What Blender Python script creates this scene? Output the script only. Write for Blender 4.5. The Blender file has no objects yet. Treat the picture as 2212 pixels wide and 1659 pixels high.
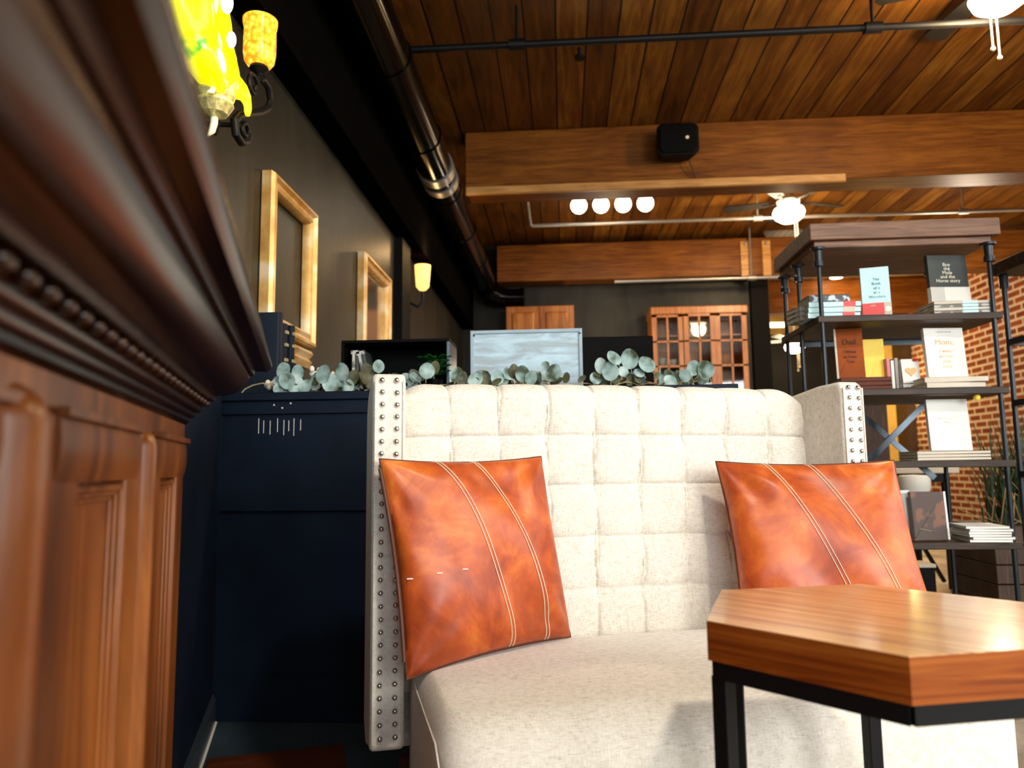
import bpy, bmesh, math, random
from math import sin, cos, pi, radians as R, sqrt, atan2, floor
from mathutils import Vector as V, Matrix as M
random.seed(7)
scn = bpy.context.scene
COL = scn.collection

# ------------------------------------------------------------------ materials
def nmat(name):
    m = bpy.data.materials.new(name); m.use_nodes = True
    nt = m.node_tree; b = nt.nodes['Principled BSDF']
    return m, nt, b
def setb(b, **k):
    names = dict(col='Base Color', rough='Roughness', metal='Metallic', spec='Specular IOR Level', coat='Coat Weight',
                 coatr='Coat Roughness', trans='Transmission Weight', ior='IOR', alpha='Alpha', sheen='Sheen Weight')
    for kk, v in k.items():
        if kk == 'col': b.inputs[names[kk]].default_value = (*v, 1)
        else: b.inputs[names[kk]].default_value = v
def N(nt, t, **k):
    n = nt.nodes.new(t)
    for a, v in k.items(): setattr(n, a, v)
    return n
def coords(nt, scale=(1, 1, 1), rot=(0, 0, 0)):
    tc = N(nt, 'ShaderNodeTexCoord'); mp = N(nt, 'ShaderNodeMapping')
    mp.inputs['Scale'].default_value = scale; mp.inputs['Rotation'].default_value = rot
    nt.links.new(tc.outputs['Object'], mp.inputs['Vector'])
    return mp.outputs['Vector']
def noise(nt, vec, scale=5, detail=4, rough=.5, dist=0):
    n = N(nt, 'ShaderNodeTexNoise')
    n.inputs['Scale'].default_value = scale; n.inputs['Detail'].default_value = detail
    n.inputs['Roughness'].default_value = rough; n.inputs['Distortion'].default_value = dist
    nt.links.new(vec, n.inputs['Vector'])
    return n.outputs['Fac']
def ramp(nt, fac, stops):
    r = N(nt, 'ShaderNodeValToRGB'); cr = r.color_ramp
    while len(cr.elements) < len(stops): cr.elements.new(.5)
    for e, (p, c) in zip(cr.elements, stops): e.position = p; e.color = (*c, 1)
    nt.links.new(fac, r.inputs['Fac'])
    return r.outputs['Color']
def math_(nt, op, a, b=None):
    n = N(nt, 'ShaderNodeMath', operation=op)
    for i, x in enumerate((a, b)):
        if x is None: continue
        if isinstance(x, (int, float)): n.inputs[i].default_value = x
        else: nt.links.new(x, n.inputs[i])
    return n.outputs[0]
def mixc(nt, fac, a, b, mode='MIX'):
    n = N(nt, 'ShaderNodeMix', data_type='RGBA', blend_type=mode)
    for i, x in ((0, fac), (6, a), (7, b)):
        if isinstance(x, (int, float)): n.inputs[i].default_value = x
        elif isinstance(x, tuple): n.inputs[i].default_value = (*x, 1)
        else: nt.links.new(x, n.inputs[i])
    return n.outputs[2]
def bump(nt, b, h, strength=.2, dist=.002):
    n = N(nt, 'ShaderNodeBump'); n.inputs['Strength'].default_value = strength; n.inputs['Distance'].default_value = dist
    nt.links.new(h, n.inputs['Height']); nt.links.new(n.outputs['Normal'], b.inputs['Normal'])

def flat(name, col, rough=.5, metal=0, spec=.5, var=.12, vs=6, **k):
    m, nt, b = nmat(name); setb(b, rough=rough, metal=metal, spec=spec, **k)
    f = noise(nt, coords(nt), vs, 5, .6)
    lo = tuple(c * (1 - var) for c in col); hi = tuple(min(1, c * (1 + var)) for c in col)
    nt.links.new(ramp(nt, f, [(.3, lo), (.7, hi)]), b.inputs['Base Color'])
    return m
def wood(name, dark, mid, light, axis=0, rough=.35, sc=1., coat=0, spec=.5, stretch=14, zs=None):
    m, nt, b = nmat(name); setb(b, rough=rough, coat=coat, coatr=.12, spec=spec)
    s = [stretch * sc] * 3; s[axis] = 1.0 * sc
    if zs: s[2] = zs
    vec = coords(nt, tuple(s))
    f1 = noise(nt, vec, 1.6, 8, .62, 1.2)
    f2 = noise(nt, coords(nt, (2 * sc, 2 * sc, 2 * sc)), 1.5, 3, .5)
    f = math_(nt, 'ADD', math_(nt, 'MULTIPLY', f1, .75), math_(nt, 'MULTIPLY', f2, .25))
    nt.links.new(ramp(nt, f, [(.34, dark), (.5, mid), (.66, light)]), b.inputs['Base Color'])
    bump(nt, b, f1, .12, .002)
    return m
def emit(name, col, strength, base=None):
    m, nt, b = nmat(name); setb(b, col=base or col, rough=.3)
    b.inputs['Emission Color'].default_value = (*col, 1); b.inputs['Emission Strength'].default_value = strength
    return m

def linen_mat(name='linen', seat=False):
    m, nt, b = nmat(name); setb(b, rough=.92, spec=.15, sheen=.25)
    vx, vy = (8, 8) if not seat else (90, 640)
    a = noise(nt, coords(nt, (70, vx, 640)), 1, 3, .6)
    c = noise(nt, coords(nt, (640, vx, 70)), 1, 3, .6)
    d = noise(nt, coords(nt, (60, vy, 60)), 1, 3, .6)
    e = noise(nt, coords(nt), 9, 4, .6)
    w = math_(nt, 'ADD', math_(nt, 'MULTIPLY', a, .4), math_(nt, 'MULTIPLY', c, .35))
    w = math_(nt, 'ADD', w, math_(nt, 'MULTIPLY', d, .25 if seat else .1)); w = math_(nt, 'DIVIDE', w, 1.0 if seat else .85)
    f = math_(nt, 'ADD', math_(nt, 'MULTIPLY', w, .92), math_(nt, 'MULTIPLY', e, .08))
    nt.links.new(ramp(nt, f, [(.36, (.52, .45, .35)), (.48, (.73, .68, .59)), (.6, (.84, .80, .72))]), b.inputs['Base Color'])
    bump(nt, b, w, .35, .0012)
    return m
def leather_mat():
    m, nt, b = nmat('cognac_leather'); setb(b, rough=.42, spec=.45, coat=.12)
    b.inputs['Coat Roughness'].default_value = .28
    f1 = noise(nt, coords(nt), 7, 6, .6, .8)
    f2 = noise(nt, coords(nt), 26, 4, .6)
    f = math_(nt, 'ADD', math_(nt, 'MULTIPLY', f1, .8), math_(nt, 'MULTIPLY', f2, .2))
    nt.links.new(ramp(nt, f, [(.34, (.26, .034, .006)), (.47, (.45, .074, .011)), (.57, (.60, .13, .018)), (.68, (.74, .24, .045))]), b.inputs['Base Color'])
    g = noise(nt, coords(nt), 320, 3, .6)
    h = math_(nt, 'ADD', math_(nt, 'MULTIPLY', g, .25), f2)
    bump(nt, b, h, .22, .002)
    return m
def planks_mat():
    m, nt, b = nmat('ceiling_planks'); setb(b, rough=.45, spec=.22)
    tc = N(nt, 'ShaderNodeTexCoord'); sp = N(nt, 'ShaderNodeSeparateXYZ'); nt.links.new(tc.outputs['Object'], sp.inputs[0])
    x = math_(nt, 'DIVIDE', sp.outputs[0], .205)
    fr = math_(nt, 'FRACT', x); idx = math_(nt, 'FLOOR', x)
    wn = N(nt, 'ShaderNodeTexWhiteNoise', noise_dimensions='1D'); nt.links.new(idx, wn.inputs['W'])
    d = math_(nt, 'ABSOLUTE', math_(nt, 'SUBTRACT', fr, .5))
    line = math_(nt, 'GREATER_THAN', d, .468)
    g = noise(nt, coords(nt, (9, .8, 9)), 1.6, 7, .6, 1.5)
    g2 = noise(nt, coords(nt, (1, .6, 1)), 3, 4, .6)
    f = math_(nt, 'ADD', math_(nt, 'MULTIPLY', g, .55), math_(nt, 'MULTIPLY', g2, .25))
    f = math_(nt, 'ADD', f, math_(nt, 'MULTIPLY', wn.outputs['Value'], .2))
    c = ramp(nt, f, [(.3, (.040, .012, .0015)), (.5, (.125, .043, .005)), (.7, (.29, .13, .018))])
    c = mixc(nt, line, c, (.008, .003, .001))
    nt.links.new(c, b.inputs['Base Color'])
    bump(nt, b, math_(nt, 'SUBTRACT', 1.0, line), .6, .01)
    return m
def brick_mat():
    m, nt, b = nmat('red_brick'); setb(b, rough=.9, spec=.2)
    tc = N(nt, 'ShaderNodeTexCoord'); sp = N(nt, 'ShaderNodeSeparateXYZ'); nt.links.new(tc.outputs['Object'], sp.inputs[0])
    cb = N(nt, 'ShaderNodeCombineXYZ')
    nt.links.new(math_(nt, 'ADD', sp.outputs[0], sp.outputs[1]), cb.inputs[0]); nt.links.new(sp.outputs[2], cb.inputs[1])
    br = N(nt, 'ShaderNodeTexBrick'); nt.links.new(cb.outputs[0], br.inputs['Vector'])
    br.inputs['Scale'].default_value = 1; br.inputs['Brick Width'].default_value = .28; br.inputs['Row Height'].default_value = .095
    br.inputs['Mortar Size'].default_value = .019; br.inputs['Mortar Smooth'].default_value = .3
    br.inputs['Color1'].default_value = (.20, .040, .014, 1); br.inputs['Color2'].default_value = (.33, .085, .028, 1)
    br.inputs['Mortar'].default_value = (.72, .58, .42, 1)
    n = noise(nt, coords(nt), 6, 5, .6)
    c = mixc(nt, .35, br.outputs['Color'], ramp(nt, n, [(.3, (.45, .45, .45)), (.7, (1, 1, 1))]), 'MULTIPLY')
    nt.links.new(c, b.inputs['Base Color'])
    bump(nt, b, br.outputs['Fac'], -.6, .01)
    return m
def navy_mat(name, base, dust):
    m, nt, b = nmat(name); setb(b, rough=.5, spec=.16)
    f = noise(nt, coords(nt), 3, 6, .6)
    c = ramp(nt, f, [(.35, tuple(x * .7 for x in base)), (.65, tuple(x * 1.35 for x in base))])
    s = noise(nt, coords(nt, (1, 1, 1)), 46, 2, .5)
    sp = ramp(nt, s, [(.73, (0, 0, 0)), (.76, (1, 1, 1))])
    c = mixc(nt, sp if dust else 0.0, c, (.25, .28, .30))
    nt.links.new(c, b.inputs['Base Color'])
    bump(nt, b, noise(nt, coords(nt), 60, 3, .5), .12, .001)
    return m
def gold_mat():
    m, nt, b = nmat('gilt_frame'); setb(b, rough=.42, metal=.35, spec=.5)
    f = noise(nt, coords(nt, (3, 3, 3)), 2.2, 4, .5)
    nt.links.new(ramp(nt, f, [(.3, (.42, .20, .04)), (.5, (.66, .38, .11)), (.66, (.80, .62, .38))]), b.inputs['Base Color'])
    bump(nt, b, noise(nt, coords(nt), 40, 3, .5), .12, .001)
    return m
def amber_mat():
    m, nt, b = nmat('amber_glass'); setb(b, rough=.25, col=(.9, .4, .05))
    v = N(nt, 'ShaderNodeTexVoronoi'); v.inputs['Scale'].default_value = 60
    nt.links.new(coords(nt), v.inputs['Vector'])
    c = ramp(nt, v.outputs['Distance'], [(.0, (1, .85, .30)), (.3, (1, .52, .03)), (.8, (.85, .22, .01))])
    nt.links.new(c, b.inputs['Base Color']); nt.links.new(c, b.inputs['Emission Color'])
    b.inputs['Emission Strength'].default_value = 1.3
    return m
def leafglass_mat():
    m, nt, b = nmat('green_yellow_glass'); setb(b, rough=.2, coat=.4)
    f = noise(nt, coords(nt, (1, 1, 1.3)), 5.5, 3, .5, .6)
    c = ramp(nt, f, [(.39, (.10, .38, .01)), (.43, (.45, .62, .01)), (.48, (1., .93, .0)), (.72, (1., 1., .02))])
    nt.links.new(c, b.inputs['Base Color']); nt.links.new(c, b.inputs['Emission Color'])
    b.inputs['Emission Strength'].default_value = .85
    return m
def blueboard_mat():
    m, nt, b = nmat('pale_blue_board'); setb(b, rough=.5, spec=.5)
    f = noise(nt, coords(nt, (3, 3, 16)), 1.6, 7, .65, 1.2)
    f2 = noise(nt, coords(nt), 4, 3, .5)
    f = math_(nt, 'ADD', math_(nt, 'MULTIPLY', f, .6), math_(nt, 'MULTIPLY', f2, .4))
    nt.links.new(ramp(nt, f, [(.36, (.36, .35, .34)), (.45, (.36, .46, .53)), (.56, (.48, .66, .78)), (.68, (.70, .83, .88))]), b.inputs['Base Color'])
    return m
def leaf_mat():
    m, nt, b = nmat('eucalyptus'); setb(b, rough=.6, spec=.3)
    f = noise(nt, coords(nt), 17, 2, .5)
    nt.links.new(ramp(nt, f, [(.36, (.055, .075, .04)), (.43, (.17, .25, .22)), (.54, (.30, .43, .42)), (.66, (.46, .57, .55))]), b.inputs['Base Color'])
    return m
def speck_mat(name, c1, c2, sc, th=.5, rough=.5):
    m, nt, b = nmat(name); setb(b, rough=rough)
    f = noise(nt, coords(nt), sc, 3, .5)
    nt.links.new(ramp(nt, f, [(th - .02, c1), (th + .02, c2)]), b.inputs['Base Color'])
    return m
def wall_mat():
    m, nt, b = nmat('charcoal_wall'); setb(b, rough=.45, spec=.22)
    f = noise(nt, coords(nt, (1.6, 1.6, .5)), 2.4, 6, .6, .8)
    nt.links.new(ramp(nt, f, [(.35, (.008, .0075, .0055)), (.65, (.024, .022, .015))]), b.inputs['Base Color'])
    bump(nt, b, noise(nt, coords(nt), 30, 4, .5), .25, .003)
    return m
def floor_mat():
    m, nt, b = nmat('beige_floor'); setb(b, rough=.35, spec=.5)
    f = noise(nt, coords(nt), 1.6, 7, .65, .6)
    nt.links.new(ramp(nt, f, [(.38, (.20, .15, .09)), (.5, (.48, .41, .31)), (.62, (.66, .60, .50))]), b.inputs['Base Color'])
    return m

MAT = dict(
    linen=linen_mat(), linens=linen_mat('seat_linen', True), leather=leather_mat(), planks=planks_mat(), brick=brick_mat(), gold=gold_mat(),
    navy=navy_mat('navy_paint', (.0045, .0095, .020), False), navyfloor=navy_mat('navy_floor', (.030, .045, .065), True),
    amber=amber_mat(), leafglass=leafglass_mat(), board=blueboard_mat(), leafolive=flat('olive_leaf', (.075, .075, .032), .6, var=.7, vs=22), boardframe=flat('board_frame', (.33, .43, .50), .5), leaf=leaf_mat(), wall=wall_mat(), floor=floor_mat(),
    beam=wood('fir_beam', (.085, .024, .003), (.17, .055, .006), (.26, .095, .012), 0, .45, 1, spec=.2),
    batten=wood('pine_batten', (.30, .13, .03), (.5, .25, .07), (.66, .38, .13), 0, .4, 1),
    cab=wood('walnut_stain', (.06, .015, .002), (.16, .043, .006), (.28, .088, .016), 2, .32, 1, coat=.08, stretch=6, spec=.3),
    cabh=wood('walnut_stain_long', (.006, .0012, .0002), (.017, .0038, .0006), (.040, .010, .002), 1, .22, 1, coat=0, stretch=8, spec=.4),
    plinth=wood('mahogany_board', (.05, .010, .003), (.085, .018, .005), (.12, .028, .008), 0, .4, 1),
    table=wood('acacia_top', (.30, .10, .025), (.58, .27, .09), (.76, .46, .20), 0, .3, 1.3, coat=.6, stretch=22), tedge=wood('acacia_edge', (.10, .014, .001), (.25, .052, .004), (.38, .11, .012), 0, .42, 1.5, spec=.25, stretch=1, zs=38),
    shelfwood=wood('dark_shelf_wood', (.012, .007, .004), (.032, .017, .010), (.070, .038, .022), 0, .5, 2, spec=.3),
    rustic=wood('rustic_top', (.07, .030, .014), (.16, .072, .036), (.26, .13, .07), 0, .55, 2),
    cherry=wood('cherry_cabinet', (.22, .060, .008), (.38, .125, .016), (.54, .21, .035), 2, .35, 1),
    planter=wood('planter_wood', (.022, .009, .004), (.045, .020, .009), (.085, .042, .02), 2, .6, 3),
    iron=flat('black_iron', (.005, .005, .0055), .45, .0, spec=.25), post=flat('blackened_pipe', (.022, .027, .034), .32, .55),
    steel=flat('black_steel', (.004, .004, .0045), .5, .0, spec=.18), nail=flat('pewter_nail', (.58, .56, .52), .26, .95, var=.1),
    duct=flat('black_duct', (.0018, .0014, .0011), .16, .0, spec=.12), black=flat('black_plastic', (.004, .004, .004), .6, spec=.12),
    blackpaint=flat('black_soffit', (.003, .0027, .0025), .9, 0, spec=0), pillar=flat('black_post', (.005, .0045, .004), .7, spec=.1),
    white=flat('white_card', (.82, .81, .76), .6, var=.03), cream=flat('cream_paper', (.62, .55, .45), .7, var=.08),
    pages=flat('book_pages', (.66, .60, .50), .85, var=.08, vs=90), blue=flat('pale_blue_cover', (.58, .84, .88), .5, var=.04, spec=.2),
    red=flat('red_cover', (.70, .03, .03), .45, var=.15), charcoal=flat('charcoal_cover', (.035, .042, .040), .5, var=.1),
    brownbk=flat('russet_cover', (.30, .062, .007), .6, var=.3, spec=.15), yellow=flat('yellow_cover', (1., .66, .05), .5, var=.12),
    pinkgray=flat('grey_mauve_cover', (.42, .36, .34), .6), pink=flat('pink_cover', (.70, .22, .26), .6), darkred=flat('dark_red_cover', (.11, .03, .015), .6, spec=.2),
    ink=flat('brown_ink', (.06, .02, .01), .7), inkblue=flat('blue_ink', (.10, .26, .36), .7), inkcream=flat('cream_ink', (.85, .80, .66), .6),
    inkorange=flat('orange_ink', (.80, .50, .22), .7), inkpale=flat('pale_ink', (.62, .60, .56), .7),
    cutout=speck_mat('spotted_cover', (.85, .86, .84), (.10, .13, .14), 7, .6), photo=speck_mat('brown_photo_cover', (.05, .020, .008), (.17, .055, .018), 9, .52),
    floral=speck_mat('floral_spine', (.05, .05, .06), (.55, .60, .66), 40, .55), marble=speck_mat('grey_marble_spine', (.14, .13, .11), (.50, .50, .48), 26, .5),
    thread=flat('ivory_thread', (.80, .72, .55), .8, var=.05), zip=flat('brown_zip', (.10, .03, .012), .5), stem=flat('straw_stem', (.42, .33, .16), .7, var=.3, vs=30),
    petal=flat('cream_petal', (.85, .78, .66), .7, var=.05), grass=flat('dark_grass', (.045, .075, .030), .6, var=.6, vs=9), straw=flat('dry_straw', (.42, .27, .12), .8, var=.4, vs=20),
    dark=flat('tv_black', (.0025, .0025, .0025), .5, spec=.07), fanblade=flat('grey_blade', (.016, .015, .013), .5, spec=.2), fanwhite=flat('fan_white', (.75, .72, .66), .4),
    globe=emit('lit_globe', (1, .82, .55), 28), bulb=emit('lit_bulb', (1, .93, .78), 14), flame=emit('lit_flame', (1, .82, .5), 7), warmshade=emit('lit_shade', (1, .62, .16), 1.6),
    tube=emit('lit_tube', (1, .85, .55), 3), chain=flat('ivory_chain', (.80, .70, .52), .4), crystal=flat('gilt_crystal', (.95, .66, .26), .3, .3, var=.5, vs=60),
    ivory=flat('ivory_candle', (.92, .82, .62), .45, var=.05), plaster=flat('ochre_plaster', (.80, .50, .12), .8), greenleaf=flat('dark_green_pot_plant', (.008, .075, .010), .5, var=.5, vs=30),
    metal=flat('galvanised', (.35, .34, .32), .35, .7), trimred=flat('red_trim', (.45, .05, .02), .5), wornsteel=flat('blue_grey_steel', (.10, .13, .16), .3, .7),
)
def glass_mat(name, col=(1, 1, 1), rough=.03):
    m, nt, b = nmat(name); nt.nodes.remove(b)
    o = nt.nodes['Material Output']
    t = N(nt, 'ShaderNodeBsdfTransparent'); g = N(nt, 'ShaderNodeBsdfGlossy'); g.inputs['Roughness'].default_value = rough
    t.inputs['Color'].default_value = (*col, 1)
    fr = N(nt, 'ShaderNodeFresnel'); fr.inputs['IOR'].default_value = 1.5
    mx = N(nt, 'ShaderNodeMixShader'); nt.links.new(fr.outputs[0], mx.inputs[0])
    nt.links.new(t.outputs[0], mx.inputs[1]); nt.links.new(g.outputs[0], mx.inputs[2]); nt.links.new(mx.outputs[0], o.inputs[0])
    return m
MAT['glass'] = glass_mat('window_glass', (.92, .94, .93))

# ------------------------------------------------------------------ mesh helpers
class MB:
    def __init__(s): s.v = []; s.f = []
    def add(s, vs, fs):
        o = len(s.v); s.v += [tuple(x) for x in vs]; s.f += [tuple(i + o for i in f) for f in fs]; return s
    def box(s, x0, x1, y0, y1, z0, z1, mat=None):
        vs = [V((x, y, z)) for z in (z0, z1) for y in (y0, y1) for x in (x0, x1)]
        if mat is not None: vs = [mat @ p for p in vs]
        return s.add(vs, [(0, 2, 3, 1), (4, 5, 7, 6), (0, 1, 5, 4), (2, 6, 7, 3), (0, 4, 6, 2), (1, 3, 7, 5)])
    def bar(s, a, b, w, h=None, up=(0, 0, 1)):
        a, b = V(a), V(b); d = (b - a).normalized(); h = h or w
        x = d.cross(V(up))
        if x.length < 1e-4: x = d.cross(V((1, 0, 0)))
        x.normalize(); y = x.cross(d)
        vs = [p + x * (i * w / 2) + y * (j * h / 2) for p in (a, b) for i, j in ((-1, -1), (1, -1), (1, 1), (-1, 1))]
        return s.add(vs, [(3, 2, 1, 0), (4, 5, 6, 7), (0, 1, 5, 4), (1, 2, 6, 5), (2, 3, 7, 6), (3, 0, 4, 7)])
    def tube(s, pts, r, n=12, closed=False, flatx=1.):
        pts = [V(p) for p in pts]; k = len(pts)
        rr = r if isinstance(r, (list, tuple)) else [r] * k
        T = []
        for i in range(k):
            a = pts[(i - 1) % k] if (closed or i > 0) else pts[i]; b = pts[(i + 1) % k] if (closed or i < k - 1) else pts[i]
            T.append((b - a).normalized())
        ref = V((0, 0, 1)) if abs(T[0].z) < .9 else V((1, 0, 0))
        x = T[0].cross(ref).normalized(); vs = []
        for i in range(k):
            x = (x - T[i] * x.dot(T[i])).normalized(); y = T[i].cross(x)
            for j in range(n):
                a = 2 * pi * j / n; vs.append(pts[i] + (x * cos(a) * flatx + y * sin(a)) * rr[i])
        fs = [(i * n + j, i * n + (j + 1) % n, ((i + 1) % k) * n + (j + 1) % n, ((i + 1) % k) * n + j) for i in range(k if closed else k - 1) for j in range(n)]
        if not closed: fs += [tuple(range(n - 1, -1, -1)), tuple((k - 1) * n + j for j in range(n))]
        return s.add(vs, fs)
    def lathe(s, prof, c=(0, 0, 0), n=24, mat=None):
        c = V(c); vs = []
        for r, z in prof:
            for j in range(n):
                a = 2 * pi * j / n; p = V((r * cos(a), r * sin(a), z))
                if mat is not None: p = mat @ p
                vs.append(p + c)
        k = len(prof)
        fs = [(i * n + j, i * n + (j + 1) % n, (i + 1) * n + (j + 1) % n, (i + 1) * n + j) for i in range(k - 1) for j in range(n)]
        fs += [tuple(range(n - 1, -1, -1)), tuple((k - 1) * n + j for j in range(n))]
        return s.add(vs, fs)
    def prism(s, poly, fn0, fn1):          # polygon extruded between two placements
        n = len(poly); vs = [fn0(p) for p in poly] + [fn1(p) for p in poly]
        fs = [(i, (i + 1) % n, n + (i + 1) % n, n + i) for i in range(n)] + [tuple(range(n - 1, -1, -1)), tuple(range(n, 2 * n))]
        return s.add(vs, fs)
    def grid(s, fn, nu, nv, wrapu=False):
        vs = [fn(i / nu, j / nv) for j in range(nv + 1) for i in range(nu + (0 if wrapu else 1))]
        w = nu if wrapu else nu + 1
        fs = [(j * w + i, j * w + (i + 1) % w, (j + 1) * w + (i + 1) % w, (j + 1) * w + i) for j in range(nv) for i in range(nu)]
        return s.add(vs, fs)
    def ball(s, c, r, n=16, m=10, sz=1.):
        prof = [(max(r * sin(pi * i / m), 1e-5), -r * cos(pi * i / m) * sz) for i in range(m + 1)]
        return s.lathe(prof, c, n)

def obj(name, mb, mat, parent=None, smooth=False, bevel=0, seg=2, angle=40, loc=None):
    me = bpy.data.meshes.new(name); me.from_pydata(mb.v, [], mb.f); me.update()
    b = bmesh.new(); b.from_mesh(me); bmesh.ops.remove_doubles(b, verts=b.verts, dist=1e-6); bmesh.ops.recalc_face_normals(b, faces=b.faces); b.to_mesh(me); b.free()
    o = bpy.data.objects.new(name, me); COL.objects.link(o)
    me.materials.append(MAT[mat] if isinstance(mat, str) else mat)
    if parent: o.parent = parent
    if loc: o.location = loc
    if bevel:
        md = o.modifiers.new('bevel', 'BEVEL'); md.width = bevel; md.segments = seg; md.limit_method = 'ANGLE'; md.angle_limit = R(35)
        smooth = True
    if smooth:
        for p in me.polygons: p.use_smooth = True
        try: me.set_sharp_from_angle(angle=R(angle))
        except Exception: pass
    return o
def empty(name, loc=(0, 0, 0), rz=0., label='', cat='', group=None):
    o = bpy.data.objects.new(name, None); COL.objects.link(o); o.location = loc; o.rotation_euler = (0, 0, rz); o.empty_display_size = .05
    return tag(o, label, cat, group)
def tag(o, label, cat, group=None):
    o['label'] = label; o['category'] = cat
    if group: o['group'] = group
    return o
def struct(name, mb, mat, **k):
    o = obj(name, mb, mat, **k); o['kind'] = 'structure'; return o
def text(name, body, size, mat, parent, mtx, extrude=.0006, spacing=1., align='CENTER'):
    cu = bpy.data.curves.new(name, 'FONT'); cu.body = body; cu.size = size; cu.extrude = extrude; cu.align_x = align; cu.space_line = spacing
    t = bpy.data.objects.new(name, cu); COL.objects.link(t)
    dg = bpy.context.evaluated_depsgraph_get(); me = bpy.data.meshes.new_from_object(t.evaluated_get(dg))
    bpy.data.objects.remove(t); bpy.data.curves.remove(cu)
    o = bpy.data.objects.new(name, me); COL.objects.link(o); me.materials.clear(); me.materials.append(MAT[mat]); o.parent = parent; o.matrix_local = mtx
    return o
FACE = M.Rotation(R(90), 4, 'X')           # text lying in XY turned to stand in XZ, facing -Y

# ------------------------------------------------------------------ camera
f_px = 1600.
cd = bpy.data.cameras.new('camera'); cam = bpy.data.objects.new('camera', cd); COL.objects.link(cam); scn.camera = cam
cd.sensor_width = 36; cd.lens = 36 * f_px / 2212; cd.clip_start = .02
yaw, pit, rol = R(3.9), R(6.45), R(.64)
fw = V((-sin(yaw) * cos(pit), cos(yaw) * cos(pit), sin(pit))); r0 = V((cos(yaw), sin(yaw), 0)); u0 = r0.cross(fw)
rt = r0 * cos(rol) - u0 * sin(rol); up = r0 * sin(rol) + u0 * cos(rol)
mw = M((rt, up, -fw)).transposed().to_4x4(); mw.translation = (0, 0, .85); cam.matrix_world = mw
cd.dof.use_dof = True; cd.dof.focus_distance = 1.85; cd.dof.aperture_fstop = 3.8

# ------------------------------------------------------------------ the room
CH = 3.7
struct('floor', MB().box(-1.45, 6.0, -3.4, 13.2, -.1, 0), 'floor')
struct('ceiling', MB().box(-1.45, 6.0, -3.4, 13.2, CH, CH + .1), 'planks')
struct('wall_left', MB().box(-1.4, -1.26, -3.4, 13.2, 0, CH), 'wall')
struct('wall_right', MB().box(5.8, 5.95, 5.2, 13.2, 0, CH).box(5.8, 5.95, -3.4, -2.2, 0, CH).box(5.8, 5.95, -2.2, 5.2, 0, .8).box(5.8, 5.95, -2.2, 5.2, 3.1, CH)
       .box(5.8, 5.95, 1.3, 1.7, .8, 3.1), 'brick')
struct('wall_back', MB().box(-1.26, 2.52, 9.3, 9.5, 0, CH), 'wall')
struct('trim_1', MB().box(2.36, 2.58, 9.22, 9.55, 0, CH), 'pillar', bevel=.01)
struct('wall_far', MB().box(-1.4, 5.8, 13.0, 13.2, 0, CH), 'plaster')
struct('trim_2', MB().box(5.66, 5.80, 12.6, 13.0, 0, CH), 'planter')
struct('trim_3', MB().box(2.6, 5.0, 12.7, 13.0, 0, 3.05), 'pillar')
# wall behind the camera with two tall windows
struct('wall_front', MB().box(-1.26, -.9, -3.4, -3.2, 0, CH).box(1.9, 2.5, -3.4, -3.2, 0, CH).box(5.3, 5.8, -3.4, -3.2, 0, CH)
       .box(-.9, 5.3, -3.4, -3.2, 0, .9).box(-.9, 5.3, -3.4, -3.2, 3.2, CH), 'wall')
def window(n, x0, x1, z0, z1, y=None, x=None, a=None, b=None):
    mb = MB()
    if y is not None:
        for zz in (z0, (z0 + z1) / 2, z1): mb.box(x0, x1, y - .03, y + .03, zz - .03, zz + .03)
        for k in range(4): xx = x0 + (x1 - x0) * k / 3; mb.box(xx - .03, xx + .03, y - .03, y + .03, z0, z1)
        g = MB().box(x0, x1, y - .004, y + .004, z0, z1)
    else:
        for zz in (z0, (z0 + z1) / 2, z1): mb.box(x - .03, x + .03, a, b, zz - .03, zz + .03)
        for k in range(4): yy = a + (b - a) * k / 3; mb.box(x - .03, x + .03, yy - .03, yy + .03, z0, z1)
        g = MB().box(x - .004, x + .004, a, b, z0, z1)
    w = struct('window_%d' % n, mb, 'iron'); obj('window_pane', g, 'glass', w)
window(1, -.9, 1.9, .9, 3.2, y=-3.3); window(2, 2.5, 5.3, .9, 3.2, y=-3.3)
window(3, 0, 0, .8, 3.1, x=5.87, a=-2.2, b=1.3); window(4, 0, 0, .8, 3.1, x=5.87, a=1.7, b=5.2)

# black soffit and post on the left wall
struct('trim_4', MB().box(-1.26, -1.12, -1.5, 9.3, 2.62, CH), 'blackpaint')
struct('trim_5', MB().box(-1.26, -1.20, 5.45, 5.75, 0, 2.62), 'pillar')

# beams
def beam(x0, x1, y0, y1, z0, z1, label):
    o = obj('ceiling_beam', MB().box(x0, x1, y0, y1, z0, z1), 'beam', bevel=.012); return tag(o, label, 'beam', 'heavy timber ceiling beams')
beam(-.79, 5.8, 6.0, 6.3, 3.17, CH, 'orange-brown timber ceiling beam carrying the black loudspeaker')
beam(-.79, 5.8, 9.0, 9.25, 3.15, 3.62, 'timber ceiling beam above the dark back wall, farther than the loudspeaker beam')
beam(2.58, 5.8, 11.6, 11.9, 3.2, CH, 'distant warm-lit timber beam seen through the book shelves')
bt = obj('batten', MB().box(-.78, 2.33, 5.955, 6.0, 3.13, 3.20), 'batten', bevel=.01)
tag(bt, 'pale wooden batten along the lower edge of the loudspeaker beam', 'batten')
bk = empty('beam_bracket', (2.26, 8.97, 3.15), 0, 'painted steel bracket strapped on the far ceiling beam', 'bracket')
obj('plate', MB().box(-.06, .06, 0, .02, -.02, .42), 'batten', bk, bevel=.005)
obj('plate', MB().box(.2, .30, 0, .02, -.02, .42), 'batten', bk, bevel=.005)
for xx in (0, .25): obj('bolt', MB().ball((xx, -.01, .38), .022), 'metal', bk, True)

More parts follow.
